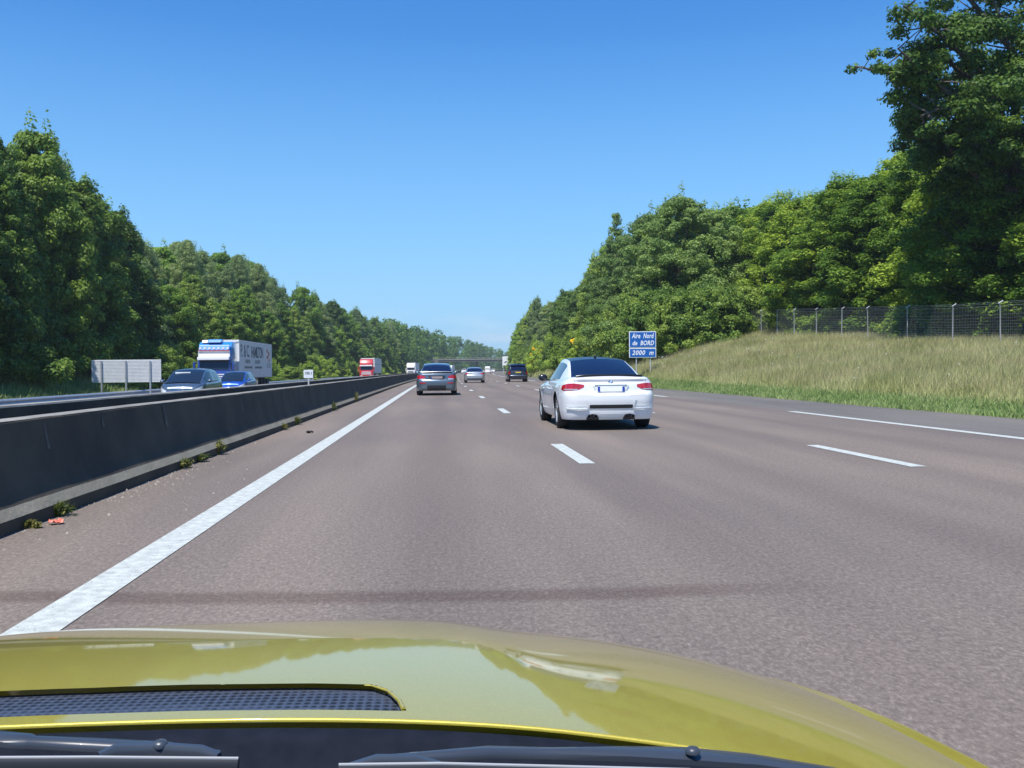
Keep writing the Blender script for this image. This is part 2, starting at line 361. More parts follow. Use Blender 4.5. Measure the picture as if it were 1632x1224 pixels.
def marks():
    mb = MB()
    def line(sc, wd, y0, y1, z=.005):
        n = max(1, int((y1-y0)/6)); rows = []
        for k in range(n+1):
            y = y0+(y1-y0)*k/n; rows.append([(sc-wd/2+off(y), y, z+max(0, y-40)*.00002), (sc+wd/2+off(y), y, z+max(0, y-40)*.00002)])
        mb.grid(rows)
    line(-1.80, .235, -20, 900)
    for k in range(-2, 40): line(1.76, .19, 10.96+13*k, 13.9+13*k)
    for k in range(-2, 40): line(5.37, .19, 10.0+13*k, 13.0+13*k)
    for k in range(-1, 12): line(8.95, .225, -16+52*k, 23+52*k)
    o = mb.build('road_markings', M['paint']); o['kind'] = 'structure'
    mb = MB()
    for sc, solid in ((-7.6, 1), (-11.2, 0), (-14.9, 0), (-18.7, 1)):
        segs = [(-20, 900)] if solid else [(5+13*k, 8+13*k) for k in range(30)]
        for a, b_ in segs:
            n = max(1, int((b_-a)/10)); rows = []
            for k in range(n+1):
                y = a+(b_-a)*k/n; rows.append([(sc-.1+off(y), y, gz(sc-.1, y)+.040), (sc+.1+off(y), y, gz(sc+.1, y)+.040)])
            mb.grid(rows)
    mb.build('opposite_road_markings', M['paint'])['kind'] = 'structure'
marks()

# ------------------------------------------------------------------ concrete barriers
def barrier(name, prof, label, cap):
    ys = list(np.arange(-14, 120, 1.0))+list(np.arange(120, 700, 8))
    root = empty(name, P(prof[0][0], 0), 0, label, 'barrier', 'twin concrete safety barriers along the median')
    rr = random.Random(5)
    mb = MB(); rows = []
    for y in ys:
        j = rr.uniform(-.004, .004)
        rows.append([(s+off(y)-root.location.x+j, y, z+j) for s, z in prof])
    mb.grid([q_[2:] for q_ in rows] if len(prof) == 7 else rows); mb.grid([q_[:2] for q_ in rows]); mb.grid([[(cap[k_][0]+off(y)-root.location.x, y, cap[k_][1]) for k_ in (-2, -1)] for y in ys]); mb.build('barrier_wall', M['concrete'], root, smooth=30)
    if len(prof) == 7: mb = MB(); mb.grid([q_[1:3] for q_ in rows]); mb.build('barrier_foot_painted_sun', M['foot'], root, smooth=30)
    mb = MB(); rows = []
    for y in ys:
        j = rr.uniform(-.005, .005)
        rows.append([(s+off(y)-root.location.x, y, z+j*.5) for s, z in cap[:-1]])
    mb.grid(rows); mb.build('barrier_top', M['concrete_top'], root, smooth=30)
    return root
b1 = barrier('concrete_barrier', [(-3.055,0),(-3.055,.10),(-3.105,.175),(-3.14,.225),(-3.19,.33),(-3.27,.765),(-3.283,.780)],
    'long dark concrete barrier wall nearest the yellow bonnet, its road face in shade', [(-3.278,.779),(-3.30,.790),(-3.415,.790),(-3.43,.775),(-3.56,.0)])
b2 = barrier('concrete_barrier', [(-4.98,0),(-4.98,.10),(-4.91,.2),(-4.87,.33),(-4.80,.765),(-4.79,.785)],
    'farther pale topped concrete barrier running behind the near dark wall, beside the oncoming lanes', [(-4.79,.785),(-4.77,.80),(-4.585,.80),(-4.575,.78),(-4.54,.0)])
for y, z0, z1, wd in ((5.95,.62,.38,.018),(7.9,.74,.52,.012),(11.2,.765,.5,.03),(15.5,.7,.5,.02),(19.5,.66,.55,.03),(25.0,.66,.60,.05),(9.2,.7,.62,.02)):
    def sx(z): return -3.19-.08*(z-.33)/.435 + .005 if z > .33 else -3.19+.005+(.33-z)*.53
    x0, x1 = sx(z0), sx(z1); mb = MB()
    mb.add([(x0, y, z0), (x0, y+wd*2, z0), (x1, y+wd*3, z1), (x1, y-wd, z1)], [(0,1,2,3)])
    o = mb.build('lime_streak', M['streak'], b1); o.location = (-b1.location.x, 0, 0)

# guard rail beyond the oncoming lanes
def rail():
    root = empty('guard_rail', P(-19.6, 30, gz(-19.6, 30)), 0, 'galvanised steel guard rail behind the oncoming lanes, running past the sign backs', 'guard rail')
    O = root.location
    ys = list(range(22, 300, 4)); prof = [(.0,.44),(.05,.47),(.08,.52),(.05,.57),(.0,.60),(.05,.63),(.08,.68),(.05,.73),(.0,.76),(-.01,.76),(-.01,.44)]
    mb = MB(); rows = [[(-19.5+off(y)+a-O.x, y-O.y, gz(-19.6, y)+z-O.z) for a, z in prof] for y in ys]
    mb.grid(rows, True); mb.build('rail_beam', M['galv'], root, smooth=50)
    mb = MB(); mb.box((0,0,.35), (.06,.12,.80)); p0 = mb.build('post', M['galv'], root)
    for i, y in enumerate(ys[:50]):
        o = p0 if i == 0 else p0.copy()
        if i: COL.objects.link(o); o.parent = root
        o.location = (-19.58+off(y)-O.x-.05, y-O.y, gz(-19.6, y)-O.z)
rail()

# ------------------------------------------------------------------ cars
class Car:
    def __init__(s, name, loc, rz, label, cat, L=4.6, W=1.8, base=.20, zs=None, roof=None, gb=None, tumble=.16, wheels=None, wr=.33,
                 rear=None, front=None, side=None, rcr=.55, rcf=.75, bowr=.10, bowf=.22, paint=None, roofmat=None, flare=0, keys=None, rim=None,
                 group=None, pillars=None, glassr=None, narrow=.06, sidepill=None, rnd=.05):
        s.rnd = rnd
        s.root = empty(name, loc, rz, label, cat, group)
        s.L, s.W, s.base, s.zs, s.roof, s.gb, s.tumble = L, W, base, zs, roof, gb, tumble
        s.wh = wheels; s.wr = wr; s.flare = flare; s.paint = paint
        s.rearp = rear or [(.15,.10),(.25,.04),(.35,.0),(.60,.0),(.66,.03),(.95,.08)]
        s.frontp = front or [(.15,.12),(.25,.05),(.35,.0),(.5,.0),(.62,.07),(.75,.22)]
        s.sidep = side or [(.15,.08),(.22,.04),(.35,.015),(.6,.0),(.75,.01),(.95,.05)]
        s.outline(rcr, rcf, bowr, bowf, narrow)
        s.shell(); s.house(keys, roofmat or paint, pillars, glassr or M['glass'], sidepill)
        s.wheels(rim or M['rim'])
    def outline(s, rcr, rcf, bowr, bowf, narrow):
        hw, hl = s.W/2, s.L/2; pts = []
        xr = hw-.30-narrow
        for k in range(11):
            x = xr*k/10; pts.append((x, -hl+bowr*(x/hw)**2))
        p0 = pts[-1]; p1 = (hw-narrow*.6, p0[1]+.03); p2 = (hw-narrow*.3, -hl+rcr)
        for k in range(1, 10):
            t = k/9; pts.append(tuple((1-t)**2*p0[i]+2*t*(1-t)*p1[i]+t*t*p2[i] for i in (0, 1)))
        yf = hl-rcf; ys = np.linspace(-hl+rcr, yf, int((yf+hl-rcr)/.035))[1:]
        for y in ys:
            x = hw - narrow*.3*(max(0, -(y)/hl))**3 - narrow*.5*(max(0, y/hl))**3; pts.append((x, y))
        xf = hw-.34-narrow; q0 = pts[-1]; q2 = (xf, hl-bowf*(xf/hw)**2); q1 = (hw-narrow*1.0, q2[1]-.10)
        for k in range(1, 12):
            t = k/11; pts.append(tuple((1-t)**2*q0[i]+2*t*(1-t)*q1[i]+t*t*q2[i] for i in (0, 1)))
        for k in range(1, 11):
            x = xf*(1-k/10); pts.append((x, hl-bowf*(x/hw)**2))
        s.o = np.array(pts); d = np.gradient(s.o, axis=0); d /= np.linalg.norm(d, axis=1)[:, None]
        s.n = np.stack([d[:, 1], -d[:, 0]], 1); s.n[0] = (0, -1); s.n[-1] = (0, 1)
        s.arc = np.concatenate([[0], np.cumsum(np.linalg.norm(np.diff(s.o, axis=0), axis=1))])
    def inset(s, y, z, ny):
        a = interp(s.sidep, z)
        bb = interp(s.rearp if ny < 0 else s.frontp, z); k = ny*ny
        v = a*(1-k)+bb*k
        if s.flare:
            for yw in s.wh: v -= s.flare*math.exp(-((y-yw)/.36)**2)*math.exp(-((z-.58)/.22)**2)*(1-k)
        zt = interp(s.zs, y); rn = s.rnd*(1-k)+min(s.rnd, .028)*k if ny < 0 else s.rnd; q = min(1, max(0, (z-(zt-rn-.02))/(rn+.02))); v += rn*(1-math.sqrt(1-q*q*.98))
        return v
    def surf(s, a, z, eps=0):
        """a: arc length from the rear centre, negative on the left side"""
        sg = -1 if a < 0 else 1; a = abs(a)
        x = np.interp(a, s.arc, s.o[:, 0]); y = np.interp(a, s.arc, s.o[:, 1]); nx = np.interp(a, s.arc, s.n[:, 0]); ny = np.interp(a, s.arc, s.n[:, 1])
        v = s.inset(y, z, ny)-eps
        return (sg*(x-nx*v), y-ny*v, z)
    def fsurf(s, a, z, eps=0):
        t = s.arc[-1]-abs(a)
        p = s.surf(t, z, eps); return (-p[0] if a < 0 else p[0], p[1], p[2])
    def yarc(s, y): return float(np.interp(y, s.o[21:-22, 1], s.arc[21:-22]))
    def shell(s):
        R = s.wr+.045; rows = []; n = 26
        for i, (x, y) in enumerate(s.o):
            zb = s.base
            for yw in s.wh:
                d = abs(y-yw)
                if d < R and abs(s.n[i][0]) > .5: zb = max(zb, s.wr+math.sqrt(R*R-d*d))
            zt = interp(s.zs, y); col = []
            for k in range(n+1):
                t = k/n; z = zb+(zt-zb)*(1-(1-t)**1.35)
                v = s.inset(y, z, s.n[i][1]); col.append((x-s.n[i][0]*v, y-s.n[i][1]*v, z))
            rows.append(col)
        mb = MB(); mb.grid(rows); mb.grid([[(-x, y, z) for x, y, z in c] for c in rows])
        top = []
        for c in rows:
            x, y, z = c[-1]; cr = .045*min(1, x/(s.W/2))
            top.append([(x*(1-u/5), y, z+cr*(1-(1-u/5)**2)) for u in range(0, 11)])
        mb.grid(top)
        o = mb.build('body', s.paint, s.root, smooth=38); s.body = o
        bm = bmesh.new(); bm.from_mesh(o.data); bmesh.ops.remove_doubles(bm, verts=bm.verts, dist=.0015); bmesh.ops.recalc_face_normals(bm, faces=bm.faces); bm.to_mesh(o.data); bm.free()
        o.data.set_sharp_from_angle(angle=R_(38))
        u = MB(); hl = s.L/2
        u.box((0, 0, s.base+.16), (s.W-.50, s.L-.5, .34)); u.box((0, (s.wh[0]+s.wh[1])/2, s.base+.10), (s.W-.22, s.wh[1]-s.wh[0]-2*R-.02, .2))
        u.build('underbody', M['under'], s.root)
    def house(s, K, roofmat, pillars, gl, sidepill):
        y0, y1, y2, y3 = K      # rear glass foot, rear glass top, windscreen top, windscreen foot
        ys = list(np.linspace(y0, y1, 7))+list(np.linspace(y1, y2, 13))[1:]+list(np.linspace(y2, y3, 7))[1:]
        def sec(y):
            zb = interp(s.zs, y)-.012; zr = interp(s.roof, y); g_ = interp(s.gb, y); h = max(zr-zb, .001)
            hh = max(0, h-.05); gt = g_ - s.tumble*min(1, h/.45) - .02
            if h < .06: hh = h*.3
            side = [(g_-(g_-gt)*t**1.25, y, zb+hh*t) for t in (0, .08, .45, .86, 1)]
            acr = [(gt*c_, y, zb+hh+(h-hh)*(1-c_*c_)**.8) for c_ in (.955, .87, .6, .3, 0)]
            r = side+acr; return r+[(-x, yy, z) for x, yy, z in r[-2::-1]]
        rows = [sec(y) for y in ys]; n = len(rows[0]); nj = n-1
        parts = {'rear_window': [], 'windscreen': [], 'roof': [], 'side_window': [], 'side_window.l': [], 'pillars': []}
        for i in range(len(ys)-1):
            ym = (ys[i]+ys[i+1])/2
            for j in range(nj):
                jj = min(j, nj-1-j); q = (rows[i][j], rows[i][j+1], rows[i+1][j+1], rows[i+1][j])
                if jj >= 5:      # across
                    if ym < y1: k = 'rear_window'
                    elif ym > y2: k = 'windscreen'
                    else: k = 'roof'
                    if jj == 5 and k != 'roof': k = 'rear_window' if k == 'rear_window' else 'windscreen'
                elif jj == 4 or jj == 3: k = 'pillars'
                elif jj == 0: k = 'pillars'
                else:
                    k = 'pillars'
                    lo, hi = pillars
                    if lo < ym < hi: k = 'side_window'
                    for a, b_ in (sidepill or ()):
                        if a < ym < b_: k = 'pillars'
                if k == 'side_window' and j < nj/2: k = 'side_window.l'
                parts[k].append(q)
        for k, qs in parts.items():
            if not qs: continue
            k = k.split('.')[0]
            me = bpy.data.meshes.new(k); me.from_pydata([v for q in qs for v in q], [], [tuple(range(4*i, 4*i+4)) for i in range(len(qs))])
            bm = bmesh.new(); bm.from_mesh(me); bmesh.ops.remove_doubles(bm, verts=bm.verts, dist=.0005); bmesh.ops.recalc_face_normals(bm, faces=bm.faces); bm.to_mesh(me); bm.free()
            mt = {'rear_window': gl, 'windscreen': M['glass2'], 'roof': roofmat, 'side_window': M['glass2'], 'pillars': s.paint}[k]
            link(k, me, mt, s.root, smooth=40)
    def wheels(s, rim):
        for yw in s.wh:
            for sg in (-1, 1):
                r = s.wr; w2 = .115; mb = MB()
                prof = [(-w2, r*.66), (-w2-.004, r*.80), (-w2+.012, r*.95), (-w2+.035, r), (w2-.035, r), (w2-.012, r*.95), (w2+.004, r*.80), (w2, r*.66)]
                mb.lathe(prof, n=32); x = sg*(s.W/2-.125-(.0 if s.flare else .01))
                t = mb.build('wheel', M['tyre'], s.root, smooth=50); t.location = (x, yw, r)
                m2 = MB(); q = sg*(w2-.012)
                m2.lathe([(q, r*.68), (q-.03*sg, r*.62), (q-.07*sg, r*.60), (q-.09*sg, .0001)], n=28)
                for k in range(5):
                    a = 2*math.pi*k/5+.3; m2.prism([( .045*math.sin(a)+.0*math.cos(a), -.045*math.cos(a)), (-.045*math.sin(a), .045*math.cos(a)),
                       (r*.66*math.cos(a)-.028*math.sin(a), r*.66*math.sin(a)+.028*math.cos(a)), (r*.66*math.cos(a)+.028*math.sin(a), r*.66*math.sin(a)-.028*math.cos(a))], q-.035*sg, q-.005*sg)
                m2.build('rim', rim, t, smooth=30)
    def patch(s, name, pts, mt, f=None, eps=.006, n=10, parent=None, thick=.02):
        """pts: list of (a, zlow, zhigh) along arc"""
        f = f or s.surf; mb = MB(); rows = []
        A = [p[0] for p in pts]
        for k in range(n*2+1):
            a = A[0]+(A[-1]-A[0])*k/(n*2); lo = interp(sorted((p[0], p[1]) for p in pts), a); hi = interp(sorted((p[0], p[2]) for p in pts), a)
            rows.append([f(a, lo, -thick)]+[f(a, lo+(hi-lo)*t, eps) for t in (0, .25, .5, .75, 1)]+[f(a, hi, -thick)])
        mb.grid(rows); return mb.build(name, mt, parent or s.root, smooth=45)
    def plate(s, mt, z0, z1, wd, f=None, bands=False, eps=.012, off_=0):
        f = f or s.surf; y = f(0.02, (z0+z1)/2, eps)[1]; sg = -1 if y < 0 else 1; mb = MB()
        y = (min if sg < 0 else max)(f(0.02, z0, eps)[1], f(0.02, z1, eps)[1])
        mb.box((off_, y, (z0+z1)/2), (wd, .012, z1-z0)); p = mb.build('number_plate', mt, s.root, bevel=.002)
        if bands:
            for q in ((-1, 1) if bands == 2 else (-1,)):
                m2 = MB(); m2.box((off_+q*(wd/2-.022), y+sg*.007, (z0+z1)/2), (.042, .004, z1-z0-.01)); m2.build('blue_band', M['blueband'], p)
        return p
    def mirrors(s, y, z, mt, wd=.20):
        for sg in (-1, 1):
            mb = MB(); x = sg*(interp(s.gb, y)+.14)
            rows = []
            for t, r in ((-.07,.3),(-.06,.75),(-.03,1),(.02,.95),(.06,.6),(.08,.1)):
                rows.append([(x+wd/2*r*math.cos(a)*1.0, y+t, z+.075*r*math.sin(a)) for a in [2*math.pi*k/12 for k in range(12)]])
            mb.grid(rows, True); mb.add(rows[0], [tuple(range(12))]); mb.add(rows[-1], [tuple(range(12))])
            mb.box((x-sg*.09, y+.01, z-.05), (.12, .04, .03)); mb.build('wing_mirror', mt, s.root, smooth=50)
    def bar(s, name, a0, a1, z0, z1, mt, f=None, eps=.01, thick=.02, n=8): return s.patch(name, [(a0, z0, z1), (a1, z0, z1)], mt, f, eps, n, thick=thick)
    def seam(s, y, z0, z1):   # door seam on both sides
        for sg in (-1, 1):
            mb = MB(); a = s.yarc(y); mb.grid([[s.surf(sg*(a+e), z0+(z1-z0)*t/10, .0015) for t in range(11)] for e in (0, .008)]); mb.build('door_seam', M['under'], s.root)

def place(s_, y): return (s_+off(y), y, gz(s_, y)+.03 if s_ < -5 else 0.0)

# --- white coupe
def white_coupe():
    L = 4.6; yr = 16.75; c = Car('coupe_car', (3.14, yr+L/2, 0), 0, 'white coupe with a dark roof and red tail lamps just ahead in the middle lane', 'car',
        L=L, W=1.80, base=.20, wr=.335, wheels=(-1.32, 1.44), flare=.035, paint=M['white'], roofmat=M['carbon'], rim=M['clearlamp'],
        zs=[(-2.3,.955),(-2.1,.985),(-1.6,.965),(-1.0,.93),(0,.90),(.9,.885),(1.5,.82),(2.0,.73),(2.3,.62)],
        roof=[(-1.78,.965),(-1.5,1.09),(-1.15,1.22),(-.78,1.335),(-.4,1.375),(-.1,1.388),(.2,1.38),(.45,1.35),(.8,1.19),(1.25,.90)],
        gb=[(-1.8,.72),(-1.3,.76),(-.6,.795),(0,.80),(.8,.78),(1.3,.72)], keys=(-1.74,-.78,.40,1.22), pillars=(-1.0,.95), sidepill=((-.12,-.05),), tumble=.21,
        rear=[(.15,.14),(.22,.06),(.32,.02),(.40,.01),(.415,-.005),(.55,-.03),(.67,-.03),(.70,.005),(.72,.035),(.86,.05),(.90,.065),(.955,.03),(.975,.03),(.985,.06)], rcr=.50, bowr=.12, narrow=.05, rnd=.09,
        side=[(.15,.08),(.22,.04),(.35,.015),(.6,.0),(.78,.012),(.88,.045),(.98,.10)])
    f = c.surf; R = c.root
    for sg in (-1, 1):
        t = c.patch('tail_light', [(sg*.50,.80,.845),(sg*.60,.757,.862),(sg*.70,.745,.872),(sg*.85,.738,.868),(sg*.96,.735,.85),(sg*1.08,.76,.83)], M['redlamp'])
        m_ = MB(); a = sg*.70; m_.grid([[f(a+e, .75+.12*k/6, .0085) for k in range(7)] for e in (0, .006)]); m_.build('lamp_seam', M['under'], t)
        m_ = MB(); m_.grid([[f(sg*(.62+.03*k), .757+e, .009) for k in range(12)] for e in (0, .012)]); m_.build('reflector_line', M['clearlamp'], t)
    c.plate(M['plate'], .715, .815, .50, bands=2, eps=.014)
    mb = MB(); mb.box((0, f(0,.835)[1]-.008, .832), (.60,.02,.022)); mb.build('boot_handle', M['chrome'], R)
    # recess round plate
    mb = MB(); y = f(0,.77)[1]; mb.prism([(-.33,.83),(.33,.83),(.27,.70),(-.27,.70)], y-.004, y+.02, 'y'); mb.build('plate_recess', M['trailer'], R)
    # roundel
    y = f(0,.895)[1]
    mb = MB(); n = 24; mb.grid([[(.041*math.cos(a), y-.008, .895+.041*math.sin(a)) for a in [2*math.pi*k/n for k in range(n)]], [(.028*math.cos(a), y-.010, .895+.028*math.sin(a)) for a in [2*math.pi*k/n for k in range(n)]]], True)
    bd = mb.build('badge', M['navy'], R)
    for q in range(4):
        mb = MB(); a0 = q*math.pi/2; vs = [(0, y-.011, .895)]+[(.028*math.cos(a0+k*math.pi/12), y-.011, .895+.028*math.sin(a0+k*math.pi/12)) for k in range(7)]
        mb.add(vs, [tuple(range(8))]); mb.build('badge_quarter', M['trblue'] if q % 2 else M['signwhite'], bd)
    # boot lip spoiler (dark)
    mb = MB(); rows = []
    for k in range(17):
        x = -.62+1.24*k/16; e = 1-(abs(x)/.66)**4; yb = -2.3+.16+.10*(x/.9)**2; z = 1.0+.0*e
        rows.append([(x, yb+.16, z+.002), (x, yb+.05, z+.022*e), (x, yb-.015, z+.034*e+.004), (x, yb-.02, z+.024*e), (x, yb+.04, z-.022)])
    mb.grid(rows, True); mb.build('boot_spoiler', M['carbon'], R, smooth=50)
    # bumper: dark mesh slot, diffuser, exhausts
    c.patch('bumper_slot', [(-.40,.415,.475),(-.36,.41,.478),(.36,.41,.478),(.40,.415,.475)], M['black'], eps=.004)
    for sg in (-1, 1):
        c.patch('bumper_crease', [(sg*.44,.47,.476),(sg*.46,.445,.475),(sg*.80,.435,.468),(sg*.86,.455,.462)], M['trailer'], eps=.004)
        mb = MB(); mb.grid([[f(sg*(.41+.03*t), .40+.16*t+0.0*e, .012+e) for t in np.linspace(0, 1, 8)] for e in (0, .006)]); 
        mb.grid([[f(sg*(.41+.03*t), .40+.16*t, .018) for t in np.linspace(0, 1, 8)], [f(sg*(.45+.03*t), .40+.16*t, .004) for t in np.linspace(0, 1, 8)]])
        mb.build('bumper_crease', M['white'], R, smooth=60)
        c.patch('bumper_blade', [(sg*.42,.385,.405),(sg*.60,.375,.405),(sg*.86,.40,.412)], M['white'], eps=.028)
        for k in (0, 1):
            x = sg*(.29+.115*k); yy = f(x,.30)[1]; mb = MB(); n = 16
            rows = [[(x+r*math.cos(2*math.pi*i/n), yy+dy, .262+r*math.sin(2*math.pi*i/n)) for i in range(n)] for r, dy in ((.03,.15),(.035,-.03),(.030,-.03),(.026,.12))]
            mb.grid(rows, True); mb.add(rows[-1], [tuple(range(n))]); mb.build('exhaust_pipe', M['rim_d'], R, smooth=50)
    for sg in (-1, 1): c.patch('exhaust_recess', [(sg*.23,.2,.23),(sg*.26,.2,.295),(sg*.34,.2,.31),(sg*.42,.2,.295),(sg*.46,.2,.23)], M['black'], eps=.006, n=12)
    c.patch('diffuser', [(-.20,.2,.31),(.20,.2,.31)], M['trailer'], eps=.004)
    c.mirrors(.72, .96, M['carbon']); c.seam(.75, .25, .86); c.seam(-.62, .30, .90)
    for sg in (-1, 1):
        mb = MB(); a = c.yarc(-.42); mb.grid([[f(sg*(a+e), z, .018) for z in (.775,.79,.80)] for e in (0,.06,.12,.18)]); mb.build('door_handle', M['white'], R)
        mb = MB(); a = c.yarc(1.0); mb.grid([[f(sg*(a+e), z, .004) for z in (.66,.69,.72)] for e in (0,.05,.11)]); mb.build('side_vent', M['black'], R)
    # boot lid shut lines
    mb = MB()
    for sg in (-1, 1):
        mb.grid([[f(sg*(.70+e), z, .0015) for z in np.linspace(.875, .95, 5)] for e in (0, .006)])
        mb.grid([[f(sg*(.47+.03*q), .79-.10*q+e, .0015) for q in np.linspace(0, 1, 5)] for e in (0, .006)])
    mb.grid([[f(x, .695+e, .0015) for x in np.linspace(-.47, .47, 15)] for e in (0, .006)])
    mb.build('boot_seam', M['textgrey'], R)
    mb = MB(); mb.prism([(-.62,1.36),(-.45,1.365),(-.58,1.405),(-.62,1.402)], -.018, .018); mb.build('antenna_fin', M['carbon'], R, bevel=.004)
    mb = MB(); rows = []
    for x in (.745,.70): rows.append([(x-.02, -.9+.13*k, interp(c.roof, -.9+.13*k)-.035+(.0)) for k in range(9)])
    return c
white_coupe()

# --- grey saloon
def sedan(name, loc, label, cat, paint, group=None, L=4.85, W=1.85, cab=False, platem=None, rim=None, H=1.47):
    k = H/1.47
    c = Car(name, loc, head(loc[1]), label, cat, L=L, W=W, base=.22, wr=.33, wheels=(-L*.29, L*.305), paint=paint, rim=rim or M['rim_d'], flare=.012, group=group,
        zs=[(-L/2,.98*k),(-L/2+.2,1.02*k),(-1.6,1.0*k),(-.8,.96*k),(0,.94*k),(1.0,.92*k),(1.6,.86*k),(L/2-.15,.72*k),(L/2,.66*k)],
        roof=[(-1.95,.98*k),(-1.7,1.12*k),(-1.2,1.37*k),(-.8,1.45*k),(-.2,1.48*k),(.3,1.46*k),(.55,1.41*k),(1.0,1.17*k),(1.45,.90*k)],
        gb=[(-2,.76),(-1.3,.80),(0,.82),(1.5,.76)], keys=(-1.88,-1.08,.5,1.42), pillars=(-1.15,1.0), sidepill=((-.28,-.2),), tumble=.20, rcr=.45, narrow=.05,
        rear=[(.15,.12),(.25,.03),(.34,.0),(.60,-.01),(.68,.01),(.72,.05),(.98,.09),(1.05,.09)])
    return c
def grey_saloon():
    y = 41.6; c = sedan('saloon_car', (-.12, y+2.42, 0), 'blue grey metallic saloon leading in the left lane beside the barrier', 'car', M['grey']); f = c.surf; R = c.root
    for sg in (-1, 1):
        c.patch('tail_light', [(sg*.52,.80,.86),(sg*.62,.77,.90),(sg*.78,.75,.92),(sg*.95,.77,.90),(sg*1.08,.80,.86)], M['redlamp'])
        c.patch('rear_reflector', [(sg*.48,.54,.585),(sg*.75,.54,.60)], M['redlamp'], eps=.008)
        c.bar('reversing_lamp', sg*.52, sg*.80, .725, .765, M['clearlamp'], eps=.004)
        mb = MB()
        for k in (0, 1):
            x = sg*(.50+.13*k); yy = f(x,.35)[1]; n = 14
            rows = [[(x+r*math.cos(2*math.pi*i/n), yy+dy, .36+.8*r*math.sin(2*math.pi*i/n)) for i in range(n)] for r, dy in ((.04,.12),(.052,-.05),(.044,-.05),(.04,.1))]
            mb.grid(rows, True)
        mb.build('exhaust_pipe', M['chrome'], R, smooth=50)
    mb = MB(); y0 = f(0,.80)[1]; mb.prism([(-.38,.90),(.38,.90),(.33,.74),(-.33,.74)], y0-.01, y0+.03, 'y'); mb.build('plate_recess', M['navy'], R)
    c.plate(mat('faded plate', (.34,.27,.26), .5), .76, .86, .52, bands=1, eps=.03)
    c.bar('diffuser', -.42, .42, .23, .46, M['black'], eps=.006)
    c.bar('lower_bumper_strip', -.62, .62, .235, .29, M['silver'], eps=-.03)
    mb = MB(); yb = -2.42+.14; rows = []
    for k in range(13):
        x = -.70+1.4*k/12; rows.append([(x, yb+.10+.09*(x/.9)**2, 1.055), (x, yb-.02+.09*(x/.9)**2, 1.085), (x, yb-.03+.09*(x/.9)**2, 1.07), (x, yb+.06+.09*(x/.9)**2, 1.03)])
    mb.grid(rows, True); mb.build('boot_spoiler', M['silver'], R, smooth=50)
    c.mirrors(.95, 1.02, M['grey']); c.seam(.9,.3,.9)
    mb = MB(); mb.lathe([(-.004,.038),(.004,.038),(.004,.0001)], n=16); o = mb.build('badge', M['chrome'], R); o.rotation_euler = (0,0,-R_(90)); o.location = (0, f(0,.985)[1]-.004, .975)
grey_saloon()
def silver_coupe():
    y = 81; c = sedan('coupe_car', (2.98+off(y), y+2.2, 0), 'silver coupe far ahead in the middle lane, between grey saloon and dark people carrier', 'car', M['silver'], L=4.45, W=1.78, H=1.37); f = c.surf; R = c.root
    for sg in (-1, 1):
        c.patch('tail_light', [(sg*.48,.76,.83),(sg*.66,.74,.86),(sg*.92,.74,.86),(sg*1.02,.77,.83)], M['redlamp'])
        c.bar('reflector', sg*.45, sg*.75, .42, .45, M['chrome'], eps=.01)
    c.plate(mat('pale plate', (.55,.62,.66), .4), .74, .84, .52, eps=.02)
    c.bar('lower_bumper', -.7, .7, .23, .42, M['slate'], eps=.006)
    c.mirrors(.9, .98, M['silver'])
silver_coupe()
def people_carrier():
    y = 84; L = 4.5; c = Car('people_carrier', (7.02+off(y), y+L/2, 0), head(y), 'dark navy people carrier with a yellow rear plate in the right-hand lane', 'car', L=L, W=1.86, base=.24, wr=.32, wheels=(-1.35,1.4), paint=M['navy'],
        zs=[(-2.25,1.02),(-1,1.0),(0,.98),(1,.95),(1.7,.9),(2.25,.75)], roof=[(-2.22,1.03),(-2.12,1.32),(-1.92,1.56),(-1.6,1.64),(-.6,1.68),(.2,1.66),(.6,1.58),(1.2,1.25),(1.75,.9)],
        gb=[(-2.25,.80),(-1.6,.86),(0,.87),(1.7,.80)], keys=(-2.20,-1.85,.5,1.7), pillars=(-1.8,1.2), sidepill=((-.95,-.85),(.02,.1)), tumble=.13, bowr=.10, rcr=.4, narrow=.04,
        rear=[(.15,.1),(.28,.0),(.58,-.04),(.64,.0),(1.0,.02),(1.1,.03)])
    f = c.surf
    for sg in (-1, 1): c.patch('tail_light', [(sg*.74,.70,1.0),(sg*.98,.72,1.0)], M['redlamp'])
    c.plate(M['plate_y'], .83, .92, .50, eps=.02)
    c.bar('bumper_strip', -.8, .8, .56, .60, M['grey'], eps=.012); c.bar('plate_bar', -.45, .45, .94, .97, M['grey'], eps=.01); c.bar('lower_bumper_strip', -.6, .6, .255, .29, M['clearlamp'], eps=-.04)
    mb = MB(); rows = [[(x, -2.20+e*.1, 1.655-.02*e-.05*(x/.8)**2) for x in np.linspace(-.7, .7, 11)] for e in (0, 1, 2.2)]; mb.grid(rows); mb.build('roof_spoiler', M['navy'], c.root, smooth=True)
    c.mirrors(1.0, 1.08, M['navy'])
people_carrier()
